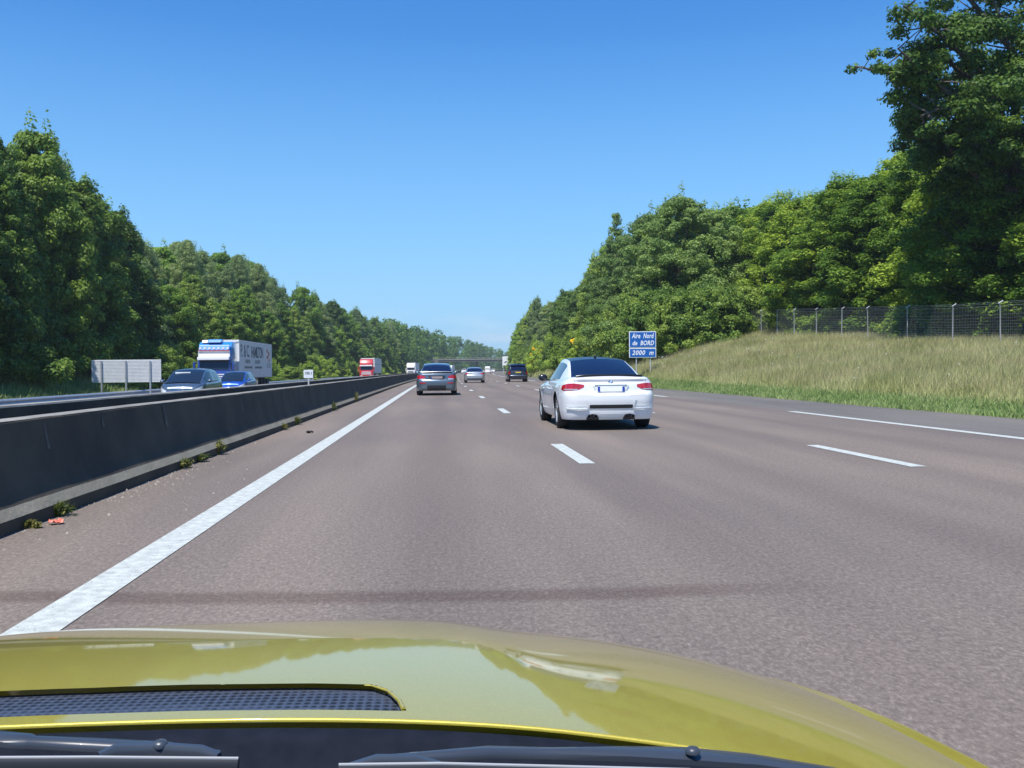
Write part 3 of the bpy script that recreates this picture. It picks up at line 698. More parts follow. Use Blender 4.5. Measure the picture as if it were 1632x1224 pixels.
# --- oncoming cars
def hatch(loc, label, paint, L=4.25, W=1.78):
    c = Car('hatchback_car', loc, math.pi+head(loc[1]), label, 'car', L=L, W=W, base=.20, wr=.32, wheels=(-1.25,1.35), paint=paint,
        zs=[(-2.12,1.0),(-1,.98),(0,.96),(.7,.95),(1.2,.93),(1.7,.84),(2.12,.66)], roof=[(-2.05,1.03),(-1.8,1.3),(-1.4,1.45),(-.6,1.52),(0,1.51),(.35,1.46),(.9,1.22),(1.48,.93)],
        gb=[(-2.1,.74),(-1.3,.80),(0,.83),(.9,.80),(1.5,.74)], keys=(-2.0,-1.55,.22,1.42), pillars=(-1.6,1.02), sidepill=((-.35,-.27),(.56,.66)), tumble=.16, rcf=.95, bowf=.30, narrow=.05,
        front=[(.15,.12),(.25,.04),(.38,.0),(.52,.0),(.6,.05),(.68,.14),(.85,.42)])
    f = c.fsurf
    for sg in (-1, 1):
        c.patch('headlight', [(sg*.52,.56,.62),(sg*.70,.565,.68),(sg*.92,.60,.75),(sg*1.12,.68,.80)], M['clearlamp'], f=f)
        c.bar('fog_light', sg*.62, sg*.80, .30, .37, M['clearlamp'], f=f)
    c.bar('grille', -.48, .48, .28, .46, M['black'], f=f); c.plate(M['plate'], .46, .56, .50, f=f); c.bar('bonnet_edge', -.28, .28, .60, .63, M['chrome'], f=f)
    c.mirrors(.92, 1.0, paint); c.seam(.75,.3,.9); c.seam(-.3,.3,.92)
    return c
c = hatch(place(-10.25, 37.3+2.1), 'slate blue hatchback coming the other way behind the barrier, in front of the blue car', M['slate'])
mb = MB(); mb.box((.20,.62,1.335), (.60,.05,.06)); mb.build('sun_strip', M['signwhite'], c.root).rotation_euler = (0,0,0)
hatch(place(-12.45, 56+2.1), 'bright blue hatchback coming the other way, half hidden behind the slate hatchback', M['blue'])
# --- far cars on our side (small in the picture)
def far_car(s_, y, paint, label, van=False, group='distant cars near the bridge'):
    if van:
        c = Car('van', (s_+off(y), y, 0), head(y), label, 'van', L=5, W=1.95, base=.3, wr=.34, wheels=(-1.5,1.6), paint=paint, zs=[(-2.5,1.25),(1.5,1.2),(2.5,1.0)],
            roof=[(-2.48,1.3),(-2.4,2.15),(0,2.25),(1,2.2),(1.7,1.2)], gb=[(-2.5,.90),(1.8,.88)], keys=(-2.46,-2.3,.9,1.7), pillars=(.3,1.3), tumble=.10, group=group, narrow=.02, glassr=paint)
    else: c = sedan('saloon_car', (s_+off(y), y, 0), label, 'car', paint, group=group, L=4.4, W=1.76)
    for sg in (-1, 1): c.patch('tail_light', [(sg*.6,.78,.92),(sg*.95,.78,.92)], M['redlamp'])
far_car(-.1, 290, M['whitematt'], 'tiny white car far ahead in the left lane, just left of the silver coupe')
far_car(7.1, 300, M['whitematt'], 'tiny white van far ahead, just right of the silver coupe', van=True)
far_car(4.4, 385, M['navy'], 'tiny dark car near the bridge between two white vehicles')
far_car(6.6, 400, M['whitematt'], 'tiny white car near the bridge, second vehicle right of the silver coupe')
far_car(7.0, 345, M['white'], 'tiny white car near the bridge, nearest the foot of the white panel')

# ------------------------------------------------------------------ lorries
def lorry(name, y, label, style, det=2, s_=-16.05):
    x0, y0, z0 = place(s_, y); R = empty(name, (x0, y0, z0), head(y), label, 'lorry', None if det == 2 else 'oncoming lorries')
    cabm = {'blue': M['trnavy'], 'red': M['red'], 'white': M['whitematt']}[style]; topm = {'blue': M['trblue'], 'red': M['red'], 'white': M['whitematt']}[style]
    midm = M['whitematt'] if style != 'red' else M['red']
    # cab lower, windscreen band, upper
    def slab(prof, hw, name_, mt, r=.10, bev=.05, parent=R):
        mb = MB(); mb.prism(prof, -hw, hw); return mb.build(name_, mt, parent, smooth=30, bevel=bev)
    lo = slab([(.0,.35),(.0,1.0),(.02,1.72),(2.2,1.72),(2.2,.55),(1.0,.40)], 1.22, 'cab', cabm)
    slab([(.03,1.722),(.20,2.52),(2.2,2.52),(2.2,1.722)], 1.20, 'cab_middle', cabm)
    slab([(.20,2.523),(.26,3.05),(.62,3.62),(.95,3.80),(2.1,3.80),(2.2,2.523)], 1.20, 'cab_roof', topm)
    mb = MB(); mb.add([(-1.07,.03,1.80),(1.07,.03,1.80),(1.03,.165,2.48),(-1.03,.165,2.48),(-1.07,.06,1.80),(1.07,.06,1.80),(1.03,.2,2.48),(-1.03,.2,2.48)], [(0,1,2,3),(0,4,5,1),(3,2,6,7),(0,3,7,4),(1,5,6,2)])
    mb.build('windscreen', M['glass2'], R)
    for sg in (-1, 1):
        mb = MB(); mb.box((sg*1.205, .85, 2.13), (.02, .95, .62)); mb.build('side_window', M['glass2'], R)
        mb = MB(); mb.box((sg*1.42, .02, 2.05), (.16,.18,.62)); mb.box((sg*1.42, .02, 1.62), (.16,.16,.2)); mb.box((sg*1.3, .1, 2.32), (.2,.05,.05)); mb.build('mirror', M['trnavy'] if style == 'blue' else midm, R, bevel=.03)
        mb = MB(); mb.box((sg*.88, -.01, .72), (.42,.05,.20)); mb.build('headlight', M['clearlamp'], R, bevel=.02)
    mb = MB()
    for k in range(4): mb.box((0, -.012, 1.02+.15*k), (1.9-.1*k, .03, .07))
    mb.build('grille', M['whitematt'] if style == 'blue' else (M['signwhite'] if style == 'red' else M['textgrey']), R)
    mb = MB(); mb.box((0, -.05, 2.60), (2.30,.34,.22)); v = mb.build('sun_visor', M['signwhite'] if style != 'white' else M['whitematt'], R, bevel=.03)
    mb = MB(); mb.box((0,-.04,.42), (2.3,.12,.22)); mb.build('bumper', cabm, R, bevel=.03)
    mb = MB(); mb.box((0,-.09,.44), (.52,.02,.11)); mb.build('number_plate', M['plate'], R)
    if style == 'blue':
        mb = MB(); mb.prism([(.12,2.72),(.13,3.14),(.30,3.14),(.28,2.72)], -1.15, 1.15); mb.build('roof_panel', M['whitematt'], R, bevel=.02)
        mb = MB(); mb.prism([(.10,3.16),(.28,3.56),(.45,3.60),(.38,3.16)], -1.12, 1.12); p = mb.build('roof_fairing', M['trblue'], R, bevel=.03)
        mb = MB(); mb.box((0,.06,3.17), (2.3,.06,.05)); mb.build('light_bar', M['red'], R)
        mb = MB()
        for k in range(7):
            x = -1.0+k*.333; n = 10; mb.add([(x+.085*math.cos(2*math.pi*i/n), .10, 3.33+.085*math.sin(2*math.pi*i/n)) for i in range(n)], [tuple(range(n))])
        mb.build('spot_lamp', M['signwhite'], R)
        mb = MB(); mb.prism([(.5,3.75),(.7,3.98),(1.3,3.98),(1.4,3.75)], -.55, .45); mb.build('roof_pod', M['trblue'], R, bevel=.05)
        mb = MB(); mb.prism([(.6,3.72),(.7,3.93),(1.2,3.93),(1.3,3.72)], -1.0, -.56); mb.build('roof_horn', M['whitematt'], R, bevel=.04)
    # trailer
    T0, T1 = 2.75, 16.2
    tm = {'blue': M['trailer'], 'red': M['trailer'], 'white': M['trailer']}[style]
    mb = MB(); mb.box((0,(T0+T1)/2,2.58), (2.50, T1-T0, 2.80)); tr = mb.build('trailer', tm, R, bevel=.02)
    mb = MB(); mb.box((1.235, T0+.10, 2.58), (.06,.22,2.86)); mb.box((-1.235, T0+.10, 2.58), (.06,.22,2.86)); mb.box((0, T0-.02, 3.93), (2.5,.06,.16))
    mb.box((1.245, (T0+T1)/2, 3.96), (.05, T1-T0, .10)); mb.box((1.245, T1-.06, 2.58), (.05, .12, 2.8)); mb.build('trailer_frame', M['whitematt'], tr)
    mb = MB(); mb.box((0,(T0+T1)/2+.4,1.02), (1.1, T1-T0-.4, .26)); mb.box((0, 3.6, .95), (.9, 3.4, .2)); mb.build('chassis', M['under'], R)
    for sg in (-1, 1):
        mb = MB(); mb.box((sg*1.18, 8.2, .80), (.05, 3.6, .62)); mb.build('side_skirt', M['slate'], R)
    for yy in (1.35, 4.4, 11.8, 13.1, 14.4):
        for sg in (-1, 1):
            mb = MB(); mb.lathe([(-.14,.30),(-.15,.42),(-.13,.50),(.13,.50),(.15,.42),(.14,.30)], n=20)
            t = mb.build('wheel', M['tyre'], R, smooth=40); t.location = (sg*1.08, yy, .50)
            mb = MB(); mb.lathe([(sg*.13,.30),(sg*.08,.26),(sg*.05,.12),(sg*.10,.10),(sg*.10,.0001)], n=16); mb.build('rim', M['rim'], t)
    if style == 'blue':
        # lettering on the side that faces the median (+x), read from the front of the lorry rearwards
        rot = (R_(90), 0, R_(90)); X = 1.256
        text('P. & C.', 1.05, 'lettering', M['textgrey'], tr, (X, T0+2.2, 3.18), rot, ext=.003, bold=.012, fit=(3.2,.95))
        text('HAMILTON', .95, 'lettering', M['textgrey'], tr, (X, T0+7.0, 3.14), rot, ext=.003, bold=.02, spacing=.9, fit=(4.9,.92))
        text('LONDON', .42, 'lettering', M['textgrey'], tr, (X, T0+3.1, 2.42), rot, ext=.003)
        text('GLASGOW', .42, 'lettering', M['textgrey'], tr, (X, T0+7.0, 2.42), rot, ext=.003)
        for k, (a, b_) in enumerate(((2.0,5.0),(6.0,9.0))):
            mb = MB()
            for i in range(14): mb.box((X, T0+a+(b_-a)*i/14, 1.98), (.004, .10+.04*(i%3), .16))
            mb.build('small_lettering', M['textgrey'], tr)
        mb = MB(); n = 5
        for i, (yy, zz, ww, hh) in enumerate(((11.3,3.4,.5,.30),(12.0,3.15,.6,.45),(11.5,2.85,.9,.25),(12.2,2.6,.45,.3))): mb.prism([(T0+yy-ww/2,zz-hh/2),(T0+yy+ww/2,zz-hh/3),(T0+yy+ww/2.4,zz+hh/2),(T0+yy-ww/2.2,zz+hh/2.6)], X-.004, X+.003)
        mb.build('emblem', M['orange'], tr)
        mb = MB()
        for yy in (11.4, 12.1, 12.6): mb.prism([(T0+yy-.08,1.95),(T0+yy+.08,1.95),(T0+yy+.05,2.4),(T0+yy-.05,2.4)], X-.004, X+.003)
        mb.build('emblem_letters', M['textgrey'], tr)
    elif style == 'red':
        mb = MB(); mb.box((1.255, (T0+T1)/2, 2.9), (.006, T1-T0-.6, .05)); mb.build('trailer_stripe', M['textgrey'], tr)
    return R
lorry('lorry', 70, 'blue and white lorry with a grey lettered trailer coming the other way', 'blue', s_=-16.7).scale = (1, 1, 1.045)
lorry('lorry', 172, 'red fronted lorry coming the other way, farther back than the blue one', 'red', 1, s_=-15.5)
lorry('lorry', 282, 'white lorry coming the other way just left of the grey saloon roof', 'white', 1)
lorry('lorry', 440, 'tiny white lorry emerging from under the bridge, between the grey saloon and the silver coupe', 'white', 1)

# ------------------------------------------------------------------ signs
def blue_sign():
    y = 62.; x0 = (1006-700)*y/F; x1 = (1050-700)*y/F; xc = (x0+x1)/2; wd = x1-x0
    R = empty('rest_area_sign', (xc, y, gz(14, y)), -R_(1), 'blue rest area sign with white italic lettering on two posts, right of the white coupe', 'road sign')
    def zz(py): return CAMZ+(horizon(1028)-py)*y/F - R.location.z
    for (a, b_, nm) in ((553.2, 527, 'name_panel'), (569.3, 554, 'distance_panel')):
        z0, z1 = zz(a), zz(b_)
        mb = MB(); mb.box((0, 0, (z0+z1)/2), (wd, .04, z1-z0)); p = mb.build(nm, M['signwhite'], R, bevel=.008)
        mb = MB(); mb.box((0, -.024, (z0+z1)/2), (wd-.09, .012, z1-z0-.09)); mb.build('blue_face', M['signblue'], p)
        zc = (z0+z1)/2; h = z1-z0
        if nm == 'name_panel':
            text('Aire  Nord', .40, 'lettering', M['signwhite'], p, (0, -.032, zc+h*.215), shear=.25, bold=.008, spacing=1.08, fit=(wd*.82,.34))
            text('de  BORD', .40, 'lettering', M['signwhite'], p, (.02, -.032, zc-h*.225), shear=.25, bold=.008, spacing=1.05, fit=(wd*.80,.32))
        else: text('2000  m', .43, 'lettering', M['signwhite'], p, (0, -.032, zc), shear=.25, bold=.008, spacing=1.12, fit=(wd*.80,.32))
    for px in (1018, 1041):
        mb = MB(); x = (px-700)*y/F-xc; mb.tube([(x, .08, -.3), (x, .08, zz(545))], .04, 8); mb.build('post', M['galv_post'], R)
blue_sign()
def sign_back():
    y = 62.; s0 = (153-700)*y/F; s1 = (256-700)*y/F; g0 = gz(-20.8, y); xc = (s0+s1)/2
    R = empty('direction_sign', (xc+.55, y, g0), R_(3), 'large ribbed grey back of a direction sign on posts beyond the guard rail at left', 'road sign')
    z0 = CAMZ+(595.5-610)*y/F-g0; z1 = CAMZ+(595.5-575)*y/F-g0; hw = (s1-s0)/2
    mb = MB(); n = 16
    for k in range(n):
        a = z0+(z1-z0)*k/n; h = (z1-z0)/n; mb.box((0, 0, a+h/2), (2*hw, .07, h*.66))
    mb.box((0, .03, (z0+z1)/2), (2*hw-.02, .02, z1-z0)); mb.build('sign_panel', M['sign_back'], R)
    for px in (168, 204, 240):
        x = (px-700)*y/F-xc; mb = MB(); mb.box((x, -.08, z1/2-.2), (.09,.10,z1+.3)); mb.build('post', M['galv'], R)
sign_back()
def km_sign():
    y = 26.6; x = (495-700)*y/F; R = empty('kilometre_marker', (x, y, 0), 0, 'small grey white kilometre plate reading 100.1 on a post in the median', 'kilometre marker')
    z0 = CAMZ+(592.4-603)*y/F; z1 = CAMZ+(592.4-590)*y/F; mb = MB()
    mb.box((0,0,(z0+z1)/2), (.265,.012,z1-z0)); p = mb.build('marker_plate', M['sign_back'], R, bevel=.004)
    text('100.1', .10, 'lettering', M['textgrey'], p, (0,-.009,z0+(z1-z0)*.6), bold=.002, ext=.002)
    mb = MB(); mb.box((0,.012,.47), (.04,.016,.94)); mb.build('post', M['galv_post'], R)
km_sign()
def white_panel():
    y = 255; s_ = 109*y/F*.965; x = (805.5-700)*y/F; R = empty('white_road_panel', (x, y, gz(x-off(y), y)), head(y), 'tall white road sign panel with a small black symbol, left of the people carrier', 'road sign')
    z1 = CAMZ+(589-568)*y/F-R.location.z; z0 = CAMZ+(589-586)*y/F-R.location.z; mb = MB()
    mb.box((0,0,(z0+z1)/2), (1.6,.06,z1-z0)); p = mb.build('sign_panel', M['signwhite'], R, bevel=.02)
    mb = MB(); zc = (z0+z1)/2; mb.prism([(-.45,zc-.1),(-.1,zc-.35),(.1,zc-.1),(.45,zc+.1),(.35,zc+.35),(0,zc+.2),(-.1,zc)], -.045, -.033, 'y'); mb.build('symbol', M['black'], p)
    mb = MB(); mb.box((0,-.038,z1-.45), (.7,.008,.08)); mb.box((0,-.038,z1-.65), (.5,.008,.08)); mb.box((0,-.038,z0+.4), (.6,.008,.08)); mb.build('symbol_line', M['trailer'], p)
    for q in (-.5, .5): mb = MB(); mb.box((q,.06,z0/2), (.12,.12,z0+.6)); mb.build('post', M['galv_post'], R)
white_panel()

# ------------------------------------------------------------------ bridge
def bridge():
    y = 462.; X = off(y); R = empty('bridge', (X, y, 0), 0, 'dark concrete road bridge crossing over the motorway in the distance', 'bridge')
    a, b_ = -34, 26
    mb = MB(); mb.box(((a+b_)/2, 5, 5.75), (b_-a, 9, .95)); mb.build('deck', M['bridge'], R, bevel=.05)
    mb = MB(); mb.box(((a+b_)/2, .35, 6.36), (b_-a, .25, .26)); mb.build('parapet', M['bridge_l'], R)
    mb = MB(); mb.box(((a+b_)/2, .3, 7.25), (b_-a, .09, .10)); mb.box(((a+b_)/2, .3, 6.85), (b_-a, .06, .06))
    for k in range(31): mb.box((a+2*k, .3, 6.9), (.08,.08,.8))
    mb.build('railing', M['bridge_l'], R)
    for q in (-4.1, -18.9, 13.5):
        mb = MB()
        for dy in (2.5, 7.5): mb.box((q, dy, 2.6), (.8, .8, 5.3))
        mb.box((q, 5, 5.1), (1.0, 7, .4)); mb.build('pier', M['bridge'], R)
    for q in (-26.5, 22): mb = MB(); mb.box((q, 5, 3.2), (6, 10, 6.3)); mb.build('abutment', M['bridge'], R)
bridge()

# ------------------------------------------------------------------ fence on the bank
def fence():
    x_of = lambda y: 24.0
    R = empty('chain_link_fence', (24, 38, gz(24, 38)), 0, 'wire mesh fence with pale bent-topped posts along the crest of the grass bank', 'fence')
    O = R.location; ys = [(24*F)/(px-700) for px in (1632+72, 1550, 1472)]+[50.2, 53.6, 57.3, 61, 64.2, 67.4, 70.2, 73.5]
    ys = [33.0, 35.3]+ys[1:] if False else [30.4, 34.2, 37.9]+ys[1:]
    H = 1.92
    def g0(y): return gz(24, y)-.02-O.z
    for i, y in enumerate(ys):
        mb = MB(); lean = .05*math.sin(i*2.3)
        mb.tube([(0, y-O.y, g0(y)-.2), (lean*.6, y-O.y, g0(y)+H), (lean-.05, y-O.y-.02, g0(y)+H+.07), (lean+.10, y-O.y-.10, g0(y)+H+.19)], .028, 6); mb.build('post', M['galv_post'], R, smooth=50)
    mb = MB(); y = 70.4; mb.tube([(0, y-O.y, g0(y)+H), (-.05, y-O.y-1.3, g0(y)+0)], .025, 6); mb.build('brace', M['galv_post'], R)
    mb = MB(); hs = [.04,.2,.35,.45,.55,.65,.75,.87,.99,1.11,1.24,1.38,1.53,1.70,1.90]
    def wire(p, q, r=.0032): mb.tube([p, q], r, 3, cap=False)
    for a, b_ in zip(ys[:-1], ys[1:]):
        for h in hs: wire((.03, a-O.y, g0(a)+h), (.03, b_-O.y, g0(b_)+h), .0045 if h in (.04, 1.90) else .0032)
        n = int((b_-a)/.125)
        for k in range(n):
            y = a+(b_-a)*k/n; wire((.033, y-O.y, g0(y)+.02), (.033, y-O.y, g0(y)+1.9), .0028)
    for z, w_ in ((H+.07, -.05), (H+.14, .03)):
        for a, b_ in zip(ys[:-1], ys[1:]): wire((w_, a-O.y, g0(a)+z), (w_, b_-O.y, g0(b_)+z), .004)
    mb.build('wire_mesh', M['galv_post'], R)
fence()

# ------------------------------------------------------------------ vegetation
def leaves(C, Rd, n, size, up_=.5, elong=1.7, drop=0.0, r=None, shell=.55):
    """leaf sized faces spread through clumps: centres C (k,3), radii Rd (k,3)"""
    r = r or rng; k = len(C); w_ = Rd[:, 0]*Rd[:, 1]; idx = r.choice(k, n, p=w_/w_.sum())
    d = r.normal(size=(n, 3)); d /= np.linalg.norm(d, axis=1)[:, None]
    rad = shell+(1.08-shell)*r.random(n)**.6; st = r.random(n) < .10; rad[st] *= 1.35
    Pc = C[idx]+d*Rd[idx]*rad[:, None]
    nrm = d*.85+r.normal(size=(n, 3))*.42; nrm[:, 2] += up_; nrm /= np.linalg.norm(nrm, axis=1)[:, None]
    t = r.normal(size=(n, 3)); t[:, 2] -= drop; t -= nrm*(t*nrm).sum(1)[:, None]; t /= np.linalg.norm(t, axis=1)[:, None]
    b_ = np.cross(nrm, t); s = size*(.6+.8*r.random(n))[:, None]
    V = np.stack([Pc-t*s*elong*.5, Pc+b_*s*.5+nrm*s*.12, Pc+t*s*elong*.5, Pc-b_*s*.5+nrm*s*.12], 1).reshape(-1, 3)
    return V, np.arange(4*n).reshape(-1, 4)
def crown_clumps(H, Rm, z0, shape, n, cr, r, lump=.22):
    C = []; Rd = []
    ph = r.random(6)*6.28
    for i in range(n):
        t = r.random()**.85; th = r.random()*2*math.pi; e = shape(t)
        e *= 1+lump*(math.sin(3*th+ph[0]+4*t)*.6+math.sin(5*th+ph[1]-7*t)*.4+math.sin(2*th+ph[2]+11*t)*.5)
        rr_ = Rm*e*(.50+.50*r.random()**.5) if r.random() < .8 else Rm*e*r.random()*.6
        s = cr*(.6+.8*r.random())*(1.1-.45*t)
        C.append((rr_*math.cos(th), rr_*math.sin(th), z0+(H-z0-s*.6)*t)); Rd.append((s, s, s*.62))
    return np.array(C), np.array(Rd)
def trunk(mb, H, r0, C, r, lean=.3, nl=14, low=.15):
    pts = [(0,0,-.4)]; lx, ly = r.normal()*lean, r.normal()*lean
    for k in range(1, 7): pts.append((lx*k/6*(1+.2*r.normal()), ly*k/6, H*.92*k/6))
    mb.tube(pts, [r0*1.25, r0]+[r0*(1-.16*k) for k in range(1, 6)], 8)
    for i in r.choice(len(C), min(nl, len(C)), replace=False):
        c_ = C[i]; z = max(H*low, c_[2]*.62); x = lx*z/H; y = ly*z/H
        mid = ((x+c_[0])*.5, (y+c_[1])*.5, z+(c_[2]-z)*.35)
        mb.tube([(x, y, z), mid, tuple(c_)], [r0*.38, r0*.24, r0*.07], 5)
PROTO = {}
def proto(key, H, Rm, z0, shape, nc, cr, nl, size, lm, bark='bark', tr=.20, **kw):
    r = np.random.default_rng(abs(hash(key)) % 1000 if False else sum(map(ord, key))*7+3)
    C, Rd = crown_clumps(H, Rm, z0, shape, int(nc*1.5), cr*.78, r, kw.pop('lump', .26))
    sp = kw.pop('spikes', 26); kw.setdefault('shell', .50)
    if sp:   # shoots that stand out of the outline
        t = r.random(sp)**.7; th = r.random(sp)*6.283; e = np.array([shape(a) for a in t])*Rm*.98
        Cs = np.stack([e*np.cos(th), e*np.sin(th), z0+(H-z0)*t+.25+.35*r.random(sp)], 1); C = np.concatenate([C, Cs]); Rd = np.concatenate([Rd, np.stack([.28+.16*r.random(sp)]*2+[.50+.35*r.random(sp)], 1)*(cr/.85)])
    V, Fc = leaves(C, Rd, int(nl*1.9), size*.72, r=r, **kw)
    cm = npmesh('crown', V, Fc, M[lm]); mb = MB(); trunk(mb, H, tr, C, r)
    me = bpy.data.meshes.new('trunk'); me.from_pydata(mb.v, [], mb.f); me.materials.append(M[bark])
    me.polygons.foreach_set('use_smooth', [True]*len(me.polygons))
    PROTO[key] = (cm, me, H, Rm)
dome = lambda t: math.sqrt(max(0.02, 1-(max(0, t-.30)/.70)**2.2))*(.86+.14*min(1, t/.3))
cone = lambda t: (1-t)**.62*.96+.07
egg = lambda t: (math.sin(math.pi*min(1, (t*.86+.16)))**.6)
proto('dark_a', 13, 4.2, .3, lambda t: (1-t)**.5+.06, 240, .85, 42000, .17, 'leaf_dark', up_=.7, elong=2.0)
proto('dark_b', 13, 4.0, .3, lambda t: (1-t**1.5)**.6*.95+.06, 240, .80, 42000, .17, 'leaf_dark', up_=.7, elong=2.0)
proto('birch_a', 14, 3.2, .8, lambda t: (1-t**2.2)**.7*(.75+.25*min(1,t*3))+.05, 190, .85, 34000, .13, 'leaf_birch', 'barkb', .14, up_=.2, elong=1.8, drop=.8)
proto('birch_b', 14, 2.7, .8, lambda t: (1-t**2.0)**.8+.05, 160, .75, 30000, .13, 'leaf_birch', 'barkb', .13, up_=.2, elong=1.8, drop=.8)
proto('mixed_a', 13, 3.8, .3, dome, 190, .95, 34000, .19, 'leaf', up_=.6)
proto('mixed_b', 13, 3.4, .3, lambda t: (1-t**2.5)**.7+.04, 180, .85, 32000, .18, 'leaf_shrub', up_=.6)
proto('beech_a', 14, 4.4, .2, lambda t: (1-t**2.0)**.6*(.9+.1*min(1,t*4))+.04, 250, .85, 52000, .15, 'leaf_beech', up_=1.0, elong=1.8)
proto('beech_b', 14, 4.2, .2, lambda t: (1-t**1.6)**.65+.05, 240, .80, 50000, .15, 'leaf_beech', up_=1.0, elong=1.8)
proto('willow_a', 14, 4.4, .3, lambda t: (1-t**2.6)**.6+.04, 250, .85, 50000, .145, 'leaf_willow', up_=.5, elong=2.0)
proto('slim_a', 14, 1.7, 1.0, lambda t: (1-t**1.8)**.8+.08, 70, .60, 10000, .14, 'leaf_willow', 'bark', .10, up_=.4)
proto('bush_a', 4, 2.4, .0, lambda t: (1-t**2.2)**.6+.04, 70, .62, 14000, .13, 'leaf_bush', tr=.07, up_=.6)
proto('bush_b', 4, 2.5, .0, lambda t: (1-t**2.0)**.55+.04, 75, .62, 16000, .13, 'leaf_shrub', tr=.07, up_=.6)
SKY_L = [(-400,215),(-100,228),(0,232),(25,238),(45,213),(70,222),(100,240),(128,252),(140,285),(160,320),(180,335),(215,362),(245,388),(262,398),(275,390),(305,382),(330,402),(350,398),(385,408),(425,422),(440,445),(470,452),(500,466),(530,480),(565,490),(600,508),(640,515),(700,530),(740,540),(780,550),(805,560),(830,565)]
SKY_R = [(800,565),(812,560),(822,542),(845,490),(858,472),(880,480),(905,463),(930,458),(950,425),(965,390),(985,366),(1003,362),(1030,345),(1060,322),(1090,308),(1115,315),(1150,327),(1200,320),(1250,310),(1300,306),(1340,285),(1380,272),(1420,262),(1440,235),(1500,205),(1632,185),(1900,170)]
_O = ['first','second','third','fourth','fifth','sixth','seventh','eighth','ninth','tenth','eleventh','twelfth','thirteenth','fourteenth','fifteenth','sixteenth','seventeenth','eighteenth','nineteenth','twentieth']
ORD = _O+['twenty-'+q for q in _O[:9]]+['thirtieth']+['thirty-'+q for q in _O[:9]]+['fortieth']
def tree(key, s_, y, H=None, sky_=None, k=1.0, wid=1.0, label='', group=None, name='tree', cat='tree', lift=0):
    cm, tm, PH, PR = PROTO[key]
    X = s_+off(y); z = gz(s_, y)-.1
    if sky_:
        px = VPX+F*X/y; H = (CAMZ+(horizon(px)-interp(sky_, px))*y/F - z)*k
    sz = H/PH; sx = wid
    R = empty(name, (X, y, z), rng.random()*6.28, label, cat, group); R.scale = (sx, sx*(.92+.16*rng.random()), sz)
    for nm, me in (('crown', cm), ('trunk', tm)):
        o = bpy.data.objects.new(nm, me); COL.objects.link(o); o.parent = R
    return R
# left side, dark trees by the frame edge
yy = 38.0; i = 0
while yy < 83:
    tree(('dark_a','dark_b')[i % 2], -28.0+.8*math.sin(i*2.1), yy, sky_=SKY_L, k=1.02-.07*(i % 3 == 1), wid=1.0+.1*math.sin(i), label=f'{ORD[i]} tall dark green tree of the left row, counting from the left picture edge', group='dark trees at the left edge'); yy += 4.6+.5*(i % 2); i += 1
yy = 38; i = 0
while yy < 95:
    tree(('dark_b','dark_a')[i % 2], -33.5+math.sin(i), yy, sky_=SKY_L, k=.92, wid=1.2, label='dark tree deep in the left wood, hidden behind the tall front row', group='inner trees of the dark left wood'); yy += 7; i += 1
yy = 40; i = 0
while yy < 86:
    if 60 < yy < 74: yy += 4.4; continue
    tree('bush_b', (-26.4 if yy < 72 else -24.3)+.7*math.sin(i*1.7), yy, H=3.2+.8*math.sin(i*2.2), wid=1.0, label=f'{ORD[i]} dark shrub under the tall left trees, counting from the left picture edge', group='shrubs under the dark left trees', name='shrub', cat='shrub'); yy += 4.4; i += 1
# grey green birches behind the blue lorry
yy = 84.0; i = 0
while yy < 178:
    tree(('birch_a','birch_b')[i % 2], -30.2+1.0*math.sin(i*1.9), yy, sky_=SKY_L, k=(1.0,.92,.98,.86)[i % 4], wid=.95+.12*math.sin(i*1.3), label=f'{ORD[i]} grey green birch of the row behind the blue lorry, counting toward the bridge', group='grey green birches on the left'); yy += 4.6+yy*.018; i += 1
yy = 88; i = 0
while yy < 190:
    tree(('birch_b','mixed_a','birch_a')[i % 3], -35+math.sin(i), yy, sky_=SKY_L, k=.97, wid=1.2, label='tree in the second row behind the left birches', group='second row of trees behind the birches'); yy += 8; i += 1
yy = 96; i = 0
while yy < 180:
    tree(('mixed_a','mixed_b')[i % 2], -27.6+.6*math.sin(i*2.3), yy, sky_=SKY_L, k=.66+.10*math.sin(i*1.7), wid=.75, label=f'{ORD[i]} fresh green lower tree before the left birches, counting toward the bridge', group='lower green trees before the birches'); yy += 7.5; i += 1
# mixed trees down the left
yy = 182; i = 0
while yy < 345:
    tree(('mixed_a','birch_a','mixed_b','birch_b','dark_b')[i % 5], -28.8+1.5*math.sin(i*1.7), yy, sky_=SKY_L, k=(1.0,.93,.97,.88)[i % 4], wid=1.1, label=f'{ORD[i]} tree of the distant left row, counting from the birches to the bridge', group='distant trees down the left side'); yy += 6+yy*.012; i += 1
yy = 190; i = 0
while yy < 345:
    tree(('mixed_b','mixed_a','leaf')[i % 2], -25.8+.6*math.sin(i*2.9), yy, sky_=SKY_L, k=.55+.12*math.sin(i*2.1), wid=.85, label=f'{ORD[i]} low tree before the distant left wood, counting toward the bridge', group='low trees on the edge of the distant left wood'); yy += 11; i += 1
# verge bushes on the left
yy = 72.; i = 0
while yy < 330:
    tree(('bush_a','bush_b','bush_a')[i % 3], -24.0+1.3*math.sin(i*2.7), yy, H=1.5+1.6*abs(math.sin(i*1.3))+(1.0 if yy > 150 else 0), wid=.85+.3*math.sin(i*1.1)**2, label=f'{ORD[i]} yellow green bush beyond the left guard rail, counting away from the camera', group='bushes on the left verge', name='bush', cat='bush'); yy += 4.5+yy*.02; i += 1

